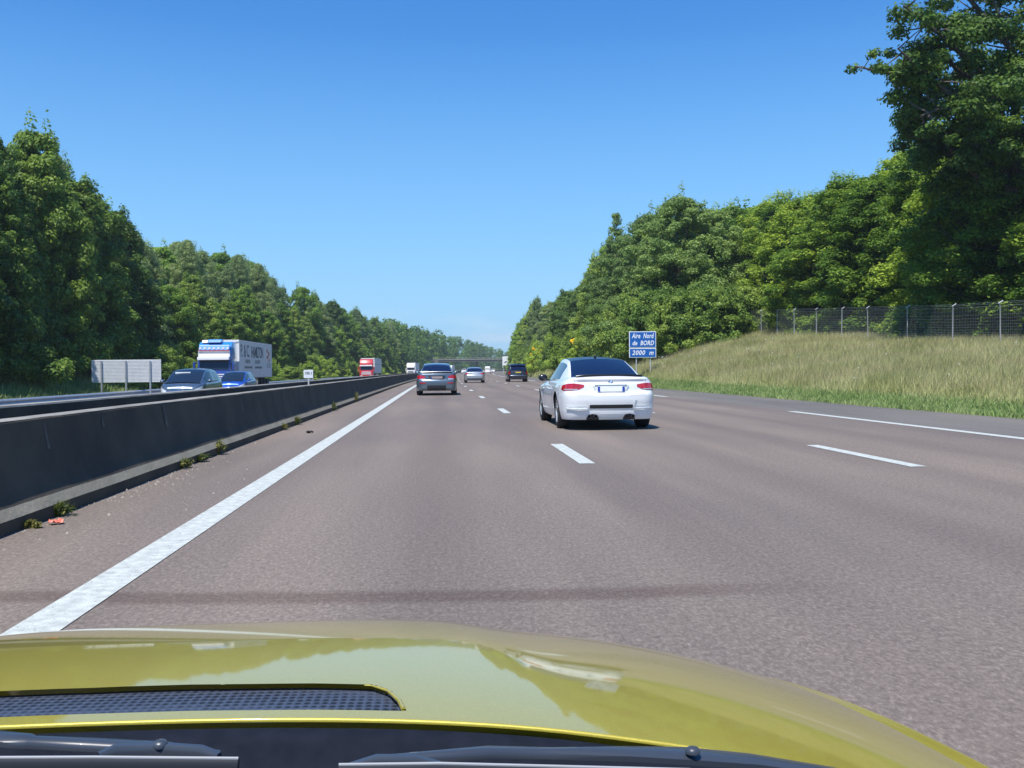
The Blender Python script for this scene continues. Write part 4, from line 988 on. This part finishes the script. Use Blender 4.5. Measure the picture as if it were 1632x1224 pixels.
# right side: beeches behind the fence
yy = 36.; i = 0
while yy < 92:
    tree(('beech_a','beech_b')[i % 2], 29.2+.9*math.sin(i*2.0), yy, sky_=SKY_R, k=(1.0,.93,1.0,.9)[i % 4], wid=1.0+.1*math.sin(i*1.4), label=f'{ORD[i]} green tree behind the wire fence, counting from the right picture edge', group='trees behind the fence'); yy += 4.4+.4*(i % 2); i += 1
yy = 40; i = 0
while yy < 110:
    tree(('beech_b','mixed_a')[i % 2], 36.5+math.sin(i*1.2), yy, sky_=SKY_R, k=.97, wid=1.3, label='tree deep in the right wood, mostly hidden behind the fence row', group='inner trees of the right wood'); yy += 7; i += 1
# rounded willows left of the fence
W_ = [(1135,80,.97,1.0,'willow_a','broad rounded tree just left of the first fence posts'),(1090,77,1.0,1.02,'willow_a','tall rounded grey green tree directly above the blue sign, right part'),
      (1040,86,1.0,.98,'willow_a','rounded grey green tree standing behind the blue sign'),(1000,96,.95,.9,'willow_a','grey green tree beside the slim one, left of the blue sign'),
      (1175,88,1.0,1.05,'mixed_a','fresh green tree between the rounded trees and the fence trees'),(960,112,.97,.85,'mixed_b','tree on the left shoulder of the right-hand wood above the coupe roof'),
      (935,125,1.0,.85,'willow_a','lower tree above the yellow broom, right of the slim far trees'),(905,142,1.0,.85,'mixed_b','slender green tree above the second broom bush'),
      (880,168,1.0,.9,'birch_a','grey tree above the people carrier, right one of the pair'),(857,190,1.0,.85,'birch_b','grey leaning tree at the left tip of the near right wood')]
for px, y, k, wd, key, lb in W_:
    s_ = (px-700)*y/F-off(y); tree(key, s_, y, sky_=SKY_R, k=k, wid=wd, label=lb, group='trees on the right before the fence')
s_ = (986-700)*103/F-off(103); R = tree('slim_a', s_, 103, H=(CAMZ+(586-333)*103/F-gz(s_, 103)), wid=1.0, label='slim tall tree standing up above the rounded trees, left of the blue sign', group='trees on the right before the fence')
yy = 95; i = 0
while yy < 230:
    tree(('mixed_a','willow_a','birch_a')[i % 3], 23+1.4*math.sin(i*1.9)+.0*yy, yy, sky_=SKY_R, k=.93, wid=1.05, label='tree in the second row of the right wood, behind the roadside trees', group='second row of the right wood'); yy += 7+yy*.02; i += 1
yy = 210; i = 0
while yy < 345:
    tree(('mixed_b','birch_b','mixed_a')[i % 3], 18.2+1.0*math.sin(i*1.9), yy, sky_=SKY_R, k=.97, wid=.9, label=f'{ORD[i]} distant tree on the right, counting from the people carrier to the bridge', group='distant trees on the right'); yy += 13; i += 1
# dense shrubs at the foot
SH = [(1195,72,4.2,1.15),(1165,70,4.0,1.0),(1140,69,4.6,1.1),(1115,70,4.8,1.1),(1090,69,4.6,1.0),(1065,71,5.0,1.1),(1045,73,5.6,1.1),(1022,76,5.5,1.0),(1000,80,5.4,1.0),(985,86,5.2,1.0),(968,92,5.0,1.0),(1175,78,6.2,1.2),(1125,78,7.0,1.2),(1075,80,7.4,1.2),(1030,86,7.4,1.1)]
for i, (px, y, h, wd) in enumerate(SH):
    s_ = (px-700)*y/F-off(y); tree('bush_b', s_, y, H=h, wid=wd, label=(f'{ORD[i]} low shrub along the bank edge, counting leftwards from the last fence post' if i < 11 else f'{ORD[i-11]} taller shrub behind the bank edge shrubs, counting leftwards from the fence'), group='shrubs around the blue sign', name='shrub', cat='shrub')
yy = 96.; i = 0
while yy < 300:
    s_ = 15.4+.5*math.sin(i*2.2); tree(('bush_a','bush_b')[i % 2], s_, yy, H=2.6+1.0*math.sin(i*1.4)+yy*.006, wid=.9+.2*math.sin(i), label=f'{ORD[i]} light green bush on the right verge, counting away from the blue sign', group='bushes on the right verge', name='bush', cat='bush'); yy += 4.5+yy*.02; i += 1
# yellow broom: a bush whose flowers are a part
def broom(px, py, y, Rw, label, amount, H):
    s_ = (px-700)*y/F-off(y); R = tree('bush_a', s_, y, H=H, wid=Rw, label=label, group='yellow flowering broom bushes', name='broom_bush', cat='bush')
    r = np.random.default_rng(px); C, Rd = crown_clumps(4.0, 2.5, .8, lambda t: (1-t**2)**.5+.1, 34, .26, r); V, Fc = leaves(C, Rd, amount, .10, r=r)
    o = link('flowers', npmesh('flowers', V, Fc, M['broom'])); o.parent = R
broom(950, 545, 97, 1.0, 'broom bush with yellow flowers above the white coupe roof', 2600, 4.0)
broom(925, 540, 112, .9, 'smaller pale yellow broom, just left of the bush above the coupe', 900, 3.6)
broom(861, 550, 138, .8, 'orange yellow broom bush above the people carrier', 2200, 4.0)
# the big oak leaning in at the top right
def oak():
    r = np.random.default_rng(21); y = 43.; X = 27.9; g0 = gz(27.9, y)
    R = empty('oak_tree', (X+.45, y, g0), 0, 'huge oak leaning in from the top right corner, one bough reaching left into the sky', 'tree')
    def W(px, py, dy=0): return np.array(((px-700)*(y+dy)/F-X, dy, CAMZ+(horizon(px)-py)*(y+dy)/F-g0))
    mb = MB(); base = np.array((0,0,-.5)); fork = W(1650, 330); 
    mb.tube([base, (.1,0,4), (.2,.1,8), fork], [.55,.42,.36,.30], 10)
    ends = []
    boughs = [((1560,250),(1500,190),(1452,150)),((1590,180),(1500,110),(1440,60)),((1600,150),(1480,110),(1370,92)),((1610,120),(1520,40),(1450,-10)),((1640,60),(1560,-30),(1500,-80)),((1700,100),(1690,-20),(1640,-120)),((1600,270),(1540,225),(1490,215)),
              ((1740,240),(1800,160),(1880,90)),((1720,300),(1800,280),(1900,260)),((1650,200),(1640,80),(1600,-40)),((1580,200),(1530,150),(1480,170)),((1590,120),(1540,90),(1490,20)),((1640,230),(1600,210),(1560,190))]
    for k, bg_ in enumerate(boughs):
        d = r.uniform(-3.0, 3.0); pts = [fork]+[W(px, py, d*(q+1)/3) for q, (px, py) in enumerate(bg_)]
        mb.tube(pts, [.24,.16,.10,.035], 7)
        for q in range(1, 4):
            for _ in range(9 if q > 1 else 6):
                t = r.random(); p = pts[q-1]*(1-t)+pts[q]*t if q > 1 else pts[q]
                o_ = p+r.normal(size=3)*np.array((.95,1.3,.75))*(1.15 if q < 3 else .75); 
                if k == 2 and q == 3: o_ = p+r.normal(size=3)*np.array((.45,.5,.28))
                ends.append(o_); mb.tube([p, (p+o_)/2+r.normal(size=3)*.12, o_], [.05,.03,.012], 4)
    mb.build('trunk', M['bark'], R, smooth=60)
    C = np.array(ends); Rd = np.stack([r.uniform(.35,.80,len(C))]*3, 1); Rd[:, 2] *= .6
    xs = np.array([(VPX+F*(c_[0]+X)/(y+c_[1])) for c_ in C]); Rd[xs < 1440] *= .62
    V, Fc = leaves(C, Rd, 80000, .115, up_=.6, elong=1.8, r=r, shell=.25)
    link('crown', npmesh('crown', V, Fc, M['leaf_dark']), None, R)
oak()

# far wood on both sides as one mass
def far_wood():
    r = np.random.default_rng(5); C = []; Rd = []
    for side, tab in ((-1, SKY_L), (1, SKY_R)):
        for _ in range(330):
            y = 335+(1150-335)*r.random()**1.3; s_ = side*(27 if side < 0 else 18.5)+side*abs(r.normal())*7; X = s_+off(y); px = VPX+F*X/y
            g0 = gz(s_, y); top = CAMZ+(horizon(px)-interp(tab, px))*y/F
            if y > 480 and side > 0: top = min(top, 14)
            top = max(min(top, 22), g0+6)*r.uniform(.78, 1.06); w0 = r.uniform(2.4, 4.2)
            if abs(y-467) < 12 and side > 0 and s_ < 24: continue
            for _k in range(13):
                f_ = r.random(); th = r.random()*6.28; e = w0*math.sqrt(max(.05, 1-f_**2))*r.uniform(.4, 1); rr_ = r.uniform(.9, 1.7)
                C.append((X+e*math.cos(th), y+e*math.sin(th), g0+.6+(top-g0-rr_*.5)*f_)); Rd.append((rr_, rr_, rr_*.7))
    V, Fc = leaves(np.array(C), np.array(Rd), 300000, .50, up_=.5, r=r)
    tag(link('far_wood', npmesh('far_wood', V, Fc, M['leaf'])), 'far-off green wood closing the view around and beyond the bridge', 'wood', kind='stuff')
far_wood()

# grass
def grassmat(name, a, b_, c_, sc=.5):
    m = bpy.data.materials.new(name); m.use_nodes = True; n = m.node_tree; bs = n.nodes['Principled BSDF']; L = n.links
    geo = N(m, 'ShaderNodeNewGeometry'); tc = N(m, 'ShaderNodeTexCoord')
    p = noise(m, mapping(m, tc.outputs['Object'], (1,.6,1)), sc, 4)
    k = mth(m, 'ADD', mth(m, 'MULTIPLY', geo.outputs['Random Per Island'], .55), mth(m, 'MULTIPLY', mth(m, 'SUBTRACT', p, .25), 1.1))
    col = ramp(m, k, [(.25, a), (.55, b_), (.9, c_)]); L.new(col, bs.inputs['Base Color']); bs.inputs['Roughness'].default_value = .7; bs.inputs['Specular IOR Level'].default_value = .25
    tr = N(m, 'ShaderNodeBsdfTranslucent'); L.new(col, tr.inputs[0]); mx = N(m, 'ShaderNodeMixShader'); mx.inputs[0].default_value = .3
    L.new(bs.outputs[0], mx.inputs[1]); L.new(tr.outputs[0], mx.inputs[2]); L.new(mx.outputs[0], n.nodes['Material Output'].inputs[0]); return m
M['meadow'] = grassmat('meadow grass', (.25,.29,.09), (.42,.43,.17), (.60,.57,.30))
M['straw'] = grassmat('grass seed heads', (.28,.26,.12), (.42,.37,.19), (.60,.53,.30))
M['verge'] = grassmat('verge grass', (.16,.25,.07), (.26,.36,.11), (.42,.46,.20), .8)
def blades(name, n, sfun, yfun, hfun, width, mt, label, seed, lean=.25):
    r = np.random.default_rng(seed); s_ = sfun(r, n); y = yfun(r, n)
    z = np.array([gz(a, b_) for a, b_ in zip(s_, y)]) - .03
    x = s_+np.where(y > 48, (y-48)**2/7400, 0); h = hfun(r, s_, y, n)
    th = r.random(n)*np.pi; dx, dy = np.cos(th)*width/2, np.sin(th)*width/2; lx = r.normal(size=n)*lean*h+.08*h; ly = r.normal(size=n)*lean*h
    b0 = np.stack([x-dx, y-dy, z], 1); b1 = np.stack([x+dx, y+dy, z], 1)
    m0 = np.stack([x-dx*.8+lx*.35, y-dy*.8+ly*.35, z+h*.6], 1); m1 = np.stack([x+dx*.8+lx*.35, y+dy*.8+ly*.35, z+h*.6], 1)
    t0 = np.stack([x+lx-dx*.15, y+ly, z+h], 1); t1 = np.stack([x+lx+dx*.15, y+ly, z+h], 1)
    V = np.stack([b0, b1, m1, m0, t1, t0], 1).reshape(-1, 3); k = np.arange(n)*6
    Fc = np.concatenate([np.stack([k, k+1, k+2, k+3], 1), np.stack([k+3, k+2, k+4, k+5], 1)])
    tag(link(name, npmesh(name, V, Fc, mt)), label, 'grass', kind='stuff')
yd = lambda a, b_: (lambda r, n: a+(b_-a)*r.random(n)**1.15)
blades('meadow_grass', 320000, lambda r, n: 13.3+12.5*r.random(n), yd(14, 90), lambda r, s_, y, n: (.22+.32*r.random(n))*np.clip((s_-12.6)/1.6, .35, 1)*(1+.3*np.sin(s_*1.3+y*.5)), .016, M['meadow'], 'tall straw and green meadow grass covering the right bank below the fence', 11)
blades('grass_seed_heads', 75000, lambda r, n: 14.0+11.5*r.random(n), yd(14, 90), lambda r, s_, y, n: .42+.33*r.random(n), .010, M['straw'], 'pale straw stalks standing above the meadow grass on the right bank', 12, .3)
blades('verge_grass', 60000, lambda r, n: 12.15+1.35*r.random(n)**1.2, yd(14, 110), lambda r, s_, y, n: .06+.16*r.random(n)+.08*np.clip(s_-12.6, 0, 1), .022, M['verge'], 'short bright green grass strip along the edge of the hard shoulder', 13, .35)
blades('far_verge_grass', 40000, lambda r, n: 12.6+6*r.random(n), lambda r, n: 88+190*r.random(n), lambda r, s_, y, n: .2+.3*r.random(n), .06, M['meadow'], 'rough grass on the right verge farther along the road', 14)
blades('left_verge_grass', 110000, lambda r, n: -19.9-9.0*r.random(n), lambda r, n: 30+260*r.random(n), lambda r, s_, y, n: .25+.4*r.random(n), .05, M['verge'], 'green grass growing behind the guard rail on the left', 15)
def flowers():
    r = np.random.default_rng(4); n = 160; s_ = 13.5+10*r.random(n); y = 20+55*r.random(n)
    nearsign = r.random(n) < .5; s_[nearsign] = 14.5+3.5*r.random(nearsign.sum()); y[nearsign] = 60+9*r.random(nearsign.sum())
    C = np.array([(a+off(b_), b_, gz(a, b_)+.48) for a, b_ in zip(s_, y)]); V, Fc = leaves(C, np.full((n, 3), .10), n*4, .030, up_=1.2, r=r)
    tag(link('wild_flowers', npmesh('wild_flowers', V, Fc, M['signwhite'])), 'tiny white flower heads scattered through the meadow grass', 'flowers', kind='stuff')
flowers()
# weeds at the barrier foot
def weed(px, py, h, w_, lb, dry=False):
    y = 3.05*F/(VPX-px) if px < VPX else 40; s_ = -3.06; r = np.random.default_rng(px)
    R = bpy.data.objects
    n = 130; th = r.random(n)*6.28; l = h*(.5+.6*r.random(n)); sp = w_*(.3+.9*r.random(n)); V = []; Fc = []
    for i in range(n):
        d = np.array((math.cos(th[i])*.6+.35, math.sin(th[i]), 0)); q = np.array((-d[1], d[0], 0))*.003
        b0 = d*.02*r.random()+np.array((0, r.normal()*w_*.35, 0)); m0 = b0+d*sp[i]*.4+np.array((0,0,l[i]*.7)); t0 = b0+d*sp[i]+np.array((0,0,l[i]*(.75+.3*r.random())))
        k = len(V); V += [b0-q, b0+q, m0+q*1.3, m0-q*1.3, t0+q*.2, t0-q*.2]; Fc += [(k,k+1,k+2,k+3),(k+3,k+2,k+4,k+5)]
    C = np.array([(r.normal()*.03+.06, r.normal()*w_*.5, h*(.2+.5*r.random())) for _ in range(14)]); LV, LF = leaves(C, np.full((14,3), w_*.35), 120, .018, r=r)
    V = np.concatenate([np.array(V), LV]); LF = LF+len(Fc)//2*6; me = npmesh('weed_tuft', V, np.concatenate([np.array(Fc), LF]), M['weed'])
    o = link('weed_tuft', me); o.location = (s_, y, 0); tag(o, lb, 'weed', 'weeds at the foot of the near barrier')
weed(112, 803, .13, .085, 'drooping green weed tuft at the barrier foot beside the red litter')
weed(65, 822, .07, .05, 'small green weed at the barrier foot, nearest the left picture edge')
weed(300, 738, .13, .09, 'low dark green weed at the barrier foot where the debris patch begins')
weed(326, 728, .11, .10, 'leafy weed in the middle of the debris patch at the barrier foot')
weed(355, 716, .22, .08, 'dry tall weed stalk with a brown base at the barrier foot')
weed(455, 676, .14, .10, 'green weed at the barrier foot, first of the pair halfway along the wall')
weed(475, 668, .20, .12, 'pale bushy weed at the barrier foot, second of the pair halfway along the wall')
weed(533, 650, .28, .16, 'straw coloured weed clump at the barrier foot before the farthest clump')
weed(568, 634, .38, .18, 'tallest straw coloured weed clump at the far end of the visible barrier foot')
def litter():
    r = random.Random(4); mb = MB(); n = 9; rows = []
    for i in range(n): rows.append([(.15*(i/(n-1)-.5)+r.uniform(-.01,.01), .12*(k/5-.5)+r.uniform(-.012,.012), .012+.035*r.random()) for k in range(6)])
    mb.grid(rows); o = mb.build('crumpled_litter', M['litter']); o.modifiers.new('s', 'SOLIDIFY').thickness = .004
    o.location = (-2.90, 7.22, .005); o.rotation_euler = (0,0,.5); o.scale = (.62,.62,.8); tag(o, 'crumpled red and pink litter on the asphalt at the barrier foot', 'litter')
    mb = MB(); rows = [[(.05*(i/4-.5)+r.uniform(-.01,.01), .06*(k/4-.5), .006+.02*r.random()) for k in range(5)] for i in range(5)]; mb.grid(rows)
    o = mb.build('rubber_scrap', M['tyre']); o.modifiers.new('s', 'SOLIDIFY').thickness = .008; o.location = (-2.40, 17.3, .004); o.scale = (2.2,2.2,2); tag(o, 'small black rubber scrap on the road edge beyond the weeds', 'scrap')
litter()
def debris():
    r = np.random.default_rng(8); V = []; Fc = []; 
    for i in range(420):
        y = 4+34*r.random()**1.3; s_ = -3.05+abs(r.normal())*.16 if r.random() < .8 else -3.0+r.random()*1.0
        if r.random() < .4: y = 9.5+r.normal()*1.2
        sz = .004+.010*r.random()**2; k = len(V); c_ = np.array((s_, y, sz*.4))
        for q in ((-1,-1,-.5),(1,-1,-.5),(1,1,-.5),(-1,1,-.5),(0,0,1)): V.append(c_+np.array(q)*sz*(.6+.6*r.random(3)))
        Fc += [(k,k+1,k+4),(k+1,k+2,k+4),(k+2,k+3,k+4),(k+3,k,k+4)]
    me = npmesh('roadside_grit', np.array(V), np.array(Fc), mat('grit', (.14,.125,.10), .9, noise=(.32,.29,.25), nscale=2))
    tag(link('roadside_grit', me), 'loose grit and pebbles gathered along the foot of the barrier', 'grit', kind='stuff')
debris()

# ------------------------------------------------------------------ the yellow car the photo is taken from
def yellow():
    XC = -.36; R = empty('yellow_car', (XC, 1.4, 0), 0, 'yellow green car in the foreground, its glossy bonnet with a black mesh vent', 'car')
    ym = bpy.data.materials.new('yellow green paint'); ym.use_nodes = True; n = ym.node_tree; b = n.nodes['Principled BSDF']
    b.inputs['Roughness'].default_value = .42; b.inputs['Metallic'].default_value = .25; b.inputs['Coat Weight'].default_value = 1; b.inputs['Coat Roughness'].default_value = .045; b.inputs['Coat IOR'].default_value = 1.42
    tc = N(ym, 'ShaderNodeTexCoord'); fl = noise(ym, tc.outputs['Object'], 900, 2); n.links.new(ramp(ym, fl, [(.3, (.35,.285,.026)), (.7, (.50,.42,.046))]), b.inputs['Base Color'])
    def rear(x): w_ = abs(x); return .858 - .12*w_*w_ - .02*w_**4     # rear edge of the bonnet (y)
    def zf(x, y):
        w_ = abs(x); t = y-.83
        z = .822-.085*t-.105*t*t-.135*w_**3
        bu = 1/(1+math.exp((w_-(.50-.10*t))/.035)); z += .016*bu*min(1, max(0, (t+.10)/.5))
        z += .006*math.exp(-((w_-.965)/.012)**2)-.004*math.exp(-((w_-.935)/.006)**2)
        if w_ > .96: z -= 1.9*(w_-.96)**1.5
        if t > 1.05: z -= .9*(t-1.05)**1.8
        return z
    # vent outline in bonnet coordinates
    def W(px, py):
        d = M3 @ Vector((px-W0/2, -(py-H0/2), -F)); dx, dy = d.x/d.y*F, -d.z/d.y*F
        lo, hi = .4, 3.0
        for _ in range(40):
            m_ = (lo+hi)/2
            zr = CAMZ-dy*m_/F
            if zr > zf(dx*m_/F-XC, m_): lo = m_
            else: hi = m_
        return (dx*lo/F-XC, lo)
    edge = [W(*p) for p in ((645,1133),(636,1115),(618,1099),(592,1091),(500,1089),(400,1090),(300,1091),(200,1094),(100,1098),(0,1102),(-60,1106))]
    back = [W(*p) for p in ((630,1133),(500,1131),(400,1132),(300,1133),(200,1136),(100,1139),(0,1143),(-60,1147))]
    xe = min(p[0] for p in edge); xs_ = [p[0] for p in edge]
    def lim(x, arr):
        a = sorted(arr); return float(np.interp(x, [p[0] for p in a], [p[1] for p in a]))
    xmax = max(xs_)
    sym = lambda x: abs(x-0.0)
    x_lo = -xmax  # the vent is symmetrical about the car's middle line
    def inside(x, y):
        x = abs(x)
        if x >= xmax: return False
        return lim(x, back)-.0 < y < lim(x, edge)
    nx, ny = 380, 300; mb = MB(); xs2 = np.linspace(-1.02, 1.02, nx); V = []; idx = {}
    ts = np.linspace(0, 1, ny)
    Vv = [[(x, rear(x)+(2.35-.5*abs(x)**3-rear(x))*t, 0) for x in xs2] for t in ts]
    Vv = [[(x, y, zf(x, y)) for x, y, _ in r_] for r_ in Vv]
    Vv = [[list(v) for v in r_] for r_ in Vv]
    for k in range(nx):
        x = xs2[k]
        if abs(x) < xmax:
            for tgt in (lim(abs(x), edge), lim(abs(x), back)):
                i = min(range(ny), key=lambda q: abs(Vv[q][k][1]-tgt)); Vv[i][k][1] = tgt; Vv[i][k][2] = zf(x, tgt)
    fl_ = [tuple(v) for r_ in Vv for v in r_]; Fc = []
    for i in range(ny-1):
        for k in range(nx-1):
            q = [fl_[i*nx+k], fl_[i*nx+k+1], fl_[(i+1)*nx+k+1], fl_[(i+1)*nx+k]]; cx = sum(p[0] for p in q)/4; cy = sum(p[1] for p in q)/4
            if not inside(cx, cy): Fc.append((i*nx+k, i*nx+k+1, (i+1)*nx+k+1, (i+1)*nx+k))
    O = Vector((0, -1.4, 0))
    me = bpy.data.meshes.new('bonnet'); me.from_pydata([tuple(Vector(v)+O) for v in fl_], [], Fc)
    me.polygons.foreach_set('use_smooth', [True]*len(me.polygons)); link('bonnet', me, ym, R)
    # rim of the opening and rear edge roll
    def P3(x, y, dz=0): return Vector((x, y, zf(x, y)+dz))+O
    xr = np.linspace(-xmax+.001, xmax-.001, 90)
    loop = [(x, lim(abs(x), edge)) for x in xr]+[(x, lim(abs(x), back)) for x in xr[::-1]]
    mb = MB()
    for sg in (-1, 1):
        lp = [(sg*x, lim(x, edge)) for x in np.linspace(xmax-.045, xmax-.0012, 26)]
        mb = MB(); mb.tube([P3(x, y, -.0010) for x, y in lp], np.linspace(.0006, .0026, 26), 6); mb.build('vent_rim', ym, R, smooth=80)
    # mesh insert
    gm = bpy.data.materials.new('black mesh'); gm.use_nodes = True; bb = gm.node_tree.nodes['Principled BSDF']; tc = N(gm, 'ShaderNodeTexCoord')
    vo = N(gm, 'ShaderNodeTexVoronoi'); vo.inputs['Scale'].default_value = 115; vo.inputs['Randomness'].default_value = .12; vo.feature = 'F1'
    gm.node_tree.links.new(mapping(gm, tc.outputs['Object'], (1,.8,1)), vo.inputs['Vector'])
    col = ramp(gm, vo.outputs['Distance'], [(.22, (.004,.006,.010)), (.50, (.05,.065,.10))]); gm.node_tree.links.new(col, bb.inputs['Base Color']); bb.inputs['Roughness'].default_value = .6
    bp = N(gm, 'ShaderNodeBump'); bp.inputs['Strength'].default_value = 1; bp.inputs['Distance'].default_value = .004; gm.node_tree.links.new(vo.outputs['Distance'], bp.inputs['Height']); gm.node_tree.links.new(bp.outputs[0], bb.inputs['Normal'])
    mb = MB(); rows = []
    for x in np.linspace(-xmax-.01, xmax+.01, 120):
        a, b_ = lim(min(abs(x), xmax-.002), back)-.012, lim(min(abs(x), xmax-.002), edge)+.012
        rows.append([P3(x, a+(b_-a)*t, -.008) for t in np.linspace(0, 1, 12)])
    mb.grid(rows); mb.build('vent_grille', gm, R, smooth=80)
    # rolled rear edge, cowl
    mb = MB(); rows = []
    for x in np.linspace(-1.02, 1.02, 90):
        y = rear(x); rows.append([P3(x, y), P3(x, y-.0015, -.0006), P3(x, y-.0022, -.002), P3(x, y-.0022, -.0034)])
    mb.grid(rows); mb.build('bonnet_edge', ym, R, smooth=80)
    mb = MB(); rows = []
    for x in np.linspace(-.98, .98, 80):
        y = rear(x)-.014; z = zf(x, y+.014)
        rows.append([Vector((x, y-a, z-d))+O for a, d in ((-.012,.02),(-.006,.008),(.0,.004),(.010,.004),(.018,.010),(.026,.026),(.05,.040),(.10,.040),(.16,.034),(.24,.024),(.34,-.01))])
    mb.grid(rows); mb.build('cowl_panel', mat('cowl plastic', (.008,.011,.018), .8, spec=.08, noise=(.012,.015,.024), nscale=60), R, smooth=60)
    # side and nose shell so the car is solid
    mb = MB(); rows = []
    per = [Vv[i][-1] for i in range(ny)][::6]+[Vv[-1][k] for k in range(nx-1, -1, -8)]+[Vv[i][0] for i in range(ny-1, -1, -6)]
    for v in per:
        o_ = Vector((v[0]*1.0, v[1], v[2])); out = Vector((v[0]*.03, .04 if v[1] > 2 else 0, 0))
        rows.append([o_+O, o_+O+out+Vector((0,0,-.08)), o_+O+out*1.4+Vector((0,0,-.2)), Vector((o_.x+out.x, o_.y, .22))+O])
    mb.grid(rows); mb.build('wing', ym, R, smooth=50)
    # wipers
    wm = mat('wiper black', (.04,.048,.062), .38, coat=.3)
    def Wc(px, py, d):
        q = M3 @ Vector((px-W0/2, -(py-H0/2), -F)); return Vector((q.x/q.y*d-XC, d, CAMZ+q.z/q.y*d))+O
    def wiper(arm, blade, cover, pivot):
        w_ = MB()
        def bandq(pts, hw, th):
            rows = []
            for k, p in enumerate(pts):
                d = (pts[min(k+1, len(pts)-1)]-pts[max(k-1, 0)]).normalized(); u = Vector((0,0,1)).cross(d).normalized(); n_ = d.cross(u); h = hw[k] if hasattr(hw, '__len__') else hw
                rows.append([p-u*h-n_*th, p-u*h+n_*th*.3, p-u*h*.6+n_*th, p+u*h*.6+n_*th, p+u*h+n_*th*.3, p+u*h-n_*th])
            w_.grid(rows, True); w_.add(rows[0], [tuple(range(6))]); w_.add(rows[-1], [tuple(range(6))])
        bandq([Wc(*a[:3]) for a in arm], [a[3]*.62 for a in arm], .003)
        o = w_.build('wiper_arm', wm, R, smooth=50)
        if pivot:
            m2 = MB(); p = Wc(*pivot); n_ = 14; m2.grid([[p+Vector((r_*math.cos(2*math.pi*k/n_), r_*math.sin(2*math.pi*k/n_)*.9, h_)) for k in range(n_)] for r_, h_ in ((.0055,.0),(.0055,.002),(.004,.004),(.0005,.0045))], True); m2.build('pivot_cap', wm, o, smooth=60)
        w_ = MB(); bandq([Wc(*a) for a in cover], .0035, .004); w_.build('blade_bridge', wm, o, smooth=50)
        w_ = MB(); bandq([Wc(*a) for a in blade], .0035, .0035); w_.build('wiper_blade', M['black'], o, smooth=50)
        w_ = MB(); w_.tube([Wc(a[0], a[1]-9, a[2]) for a in blade], .0012, 6); w_.build('blade_spine', mat('worn steel', (.3,.31,.32), .5), o)
    wiper([(-60,1170,.66,.012),(0,1176,.66,.013),(45,1180,.655,.012),(50,1182,.655,.008),(150,1186,.65,.010),(262,1192,.65,.010),(350,1204,.64,.004)],
          [(-60,1217,.62),(150,1216,.62),(380,1218,.62)], [(160,1208,.63),(185,1196,.635),(260,1194,.64),(320,1198,.635),(348,1209,.63)], (255,1190,.64))
    wiper([(1380,1240,.69,.010),(1200,1212,.68,.016),(1100,1203,.67,.020),(1000,1200,.66,.014),(880,1200,.65,.007),(780,1198,.645,.009),(768,1199,.64,.009),(620,1211,.63,.006)],
          [(540,1228,.61),(700,1226,.61),(1100,1236,.61)], [(560,1226,.62),(600,1213,.62),(660,1213,.62),(700,1224,.62)], (1104,1200,.66))
yellow()

# ------------------------------------------------------------------ thin summer haze
def haze():
    mb = MB(); mb.box((150, 640, 24.5), (1900, 1500, 57)); o = mb.build('haze', None); o['kind'] = 'stuff'; o['label'] = 'thin blue summer haze over the far woods'; o['category'] = 'haze'
    m = bpy.data.materials.new('haze'); m.use_nodes = True; n = m.node_tree; n.nodes.clear(); out = n.nodes.new('ShaderNodeOutputMaterial'); v = n.nodes.new('ShaderNodeVolumePrincipled')
    v.inputs['Color'].default_value = (.80,.90,1,1); v.inputs['Density'].default_value = .0003; v.inputs['Anisotropy'].default_value = .2
    n.links.new(v.outputs[0], out.inputs['Volume']); o.data.materials.append(m)
haze()
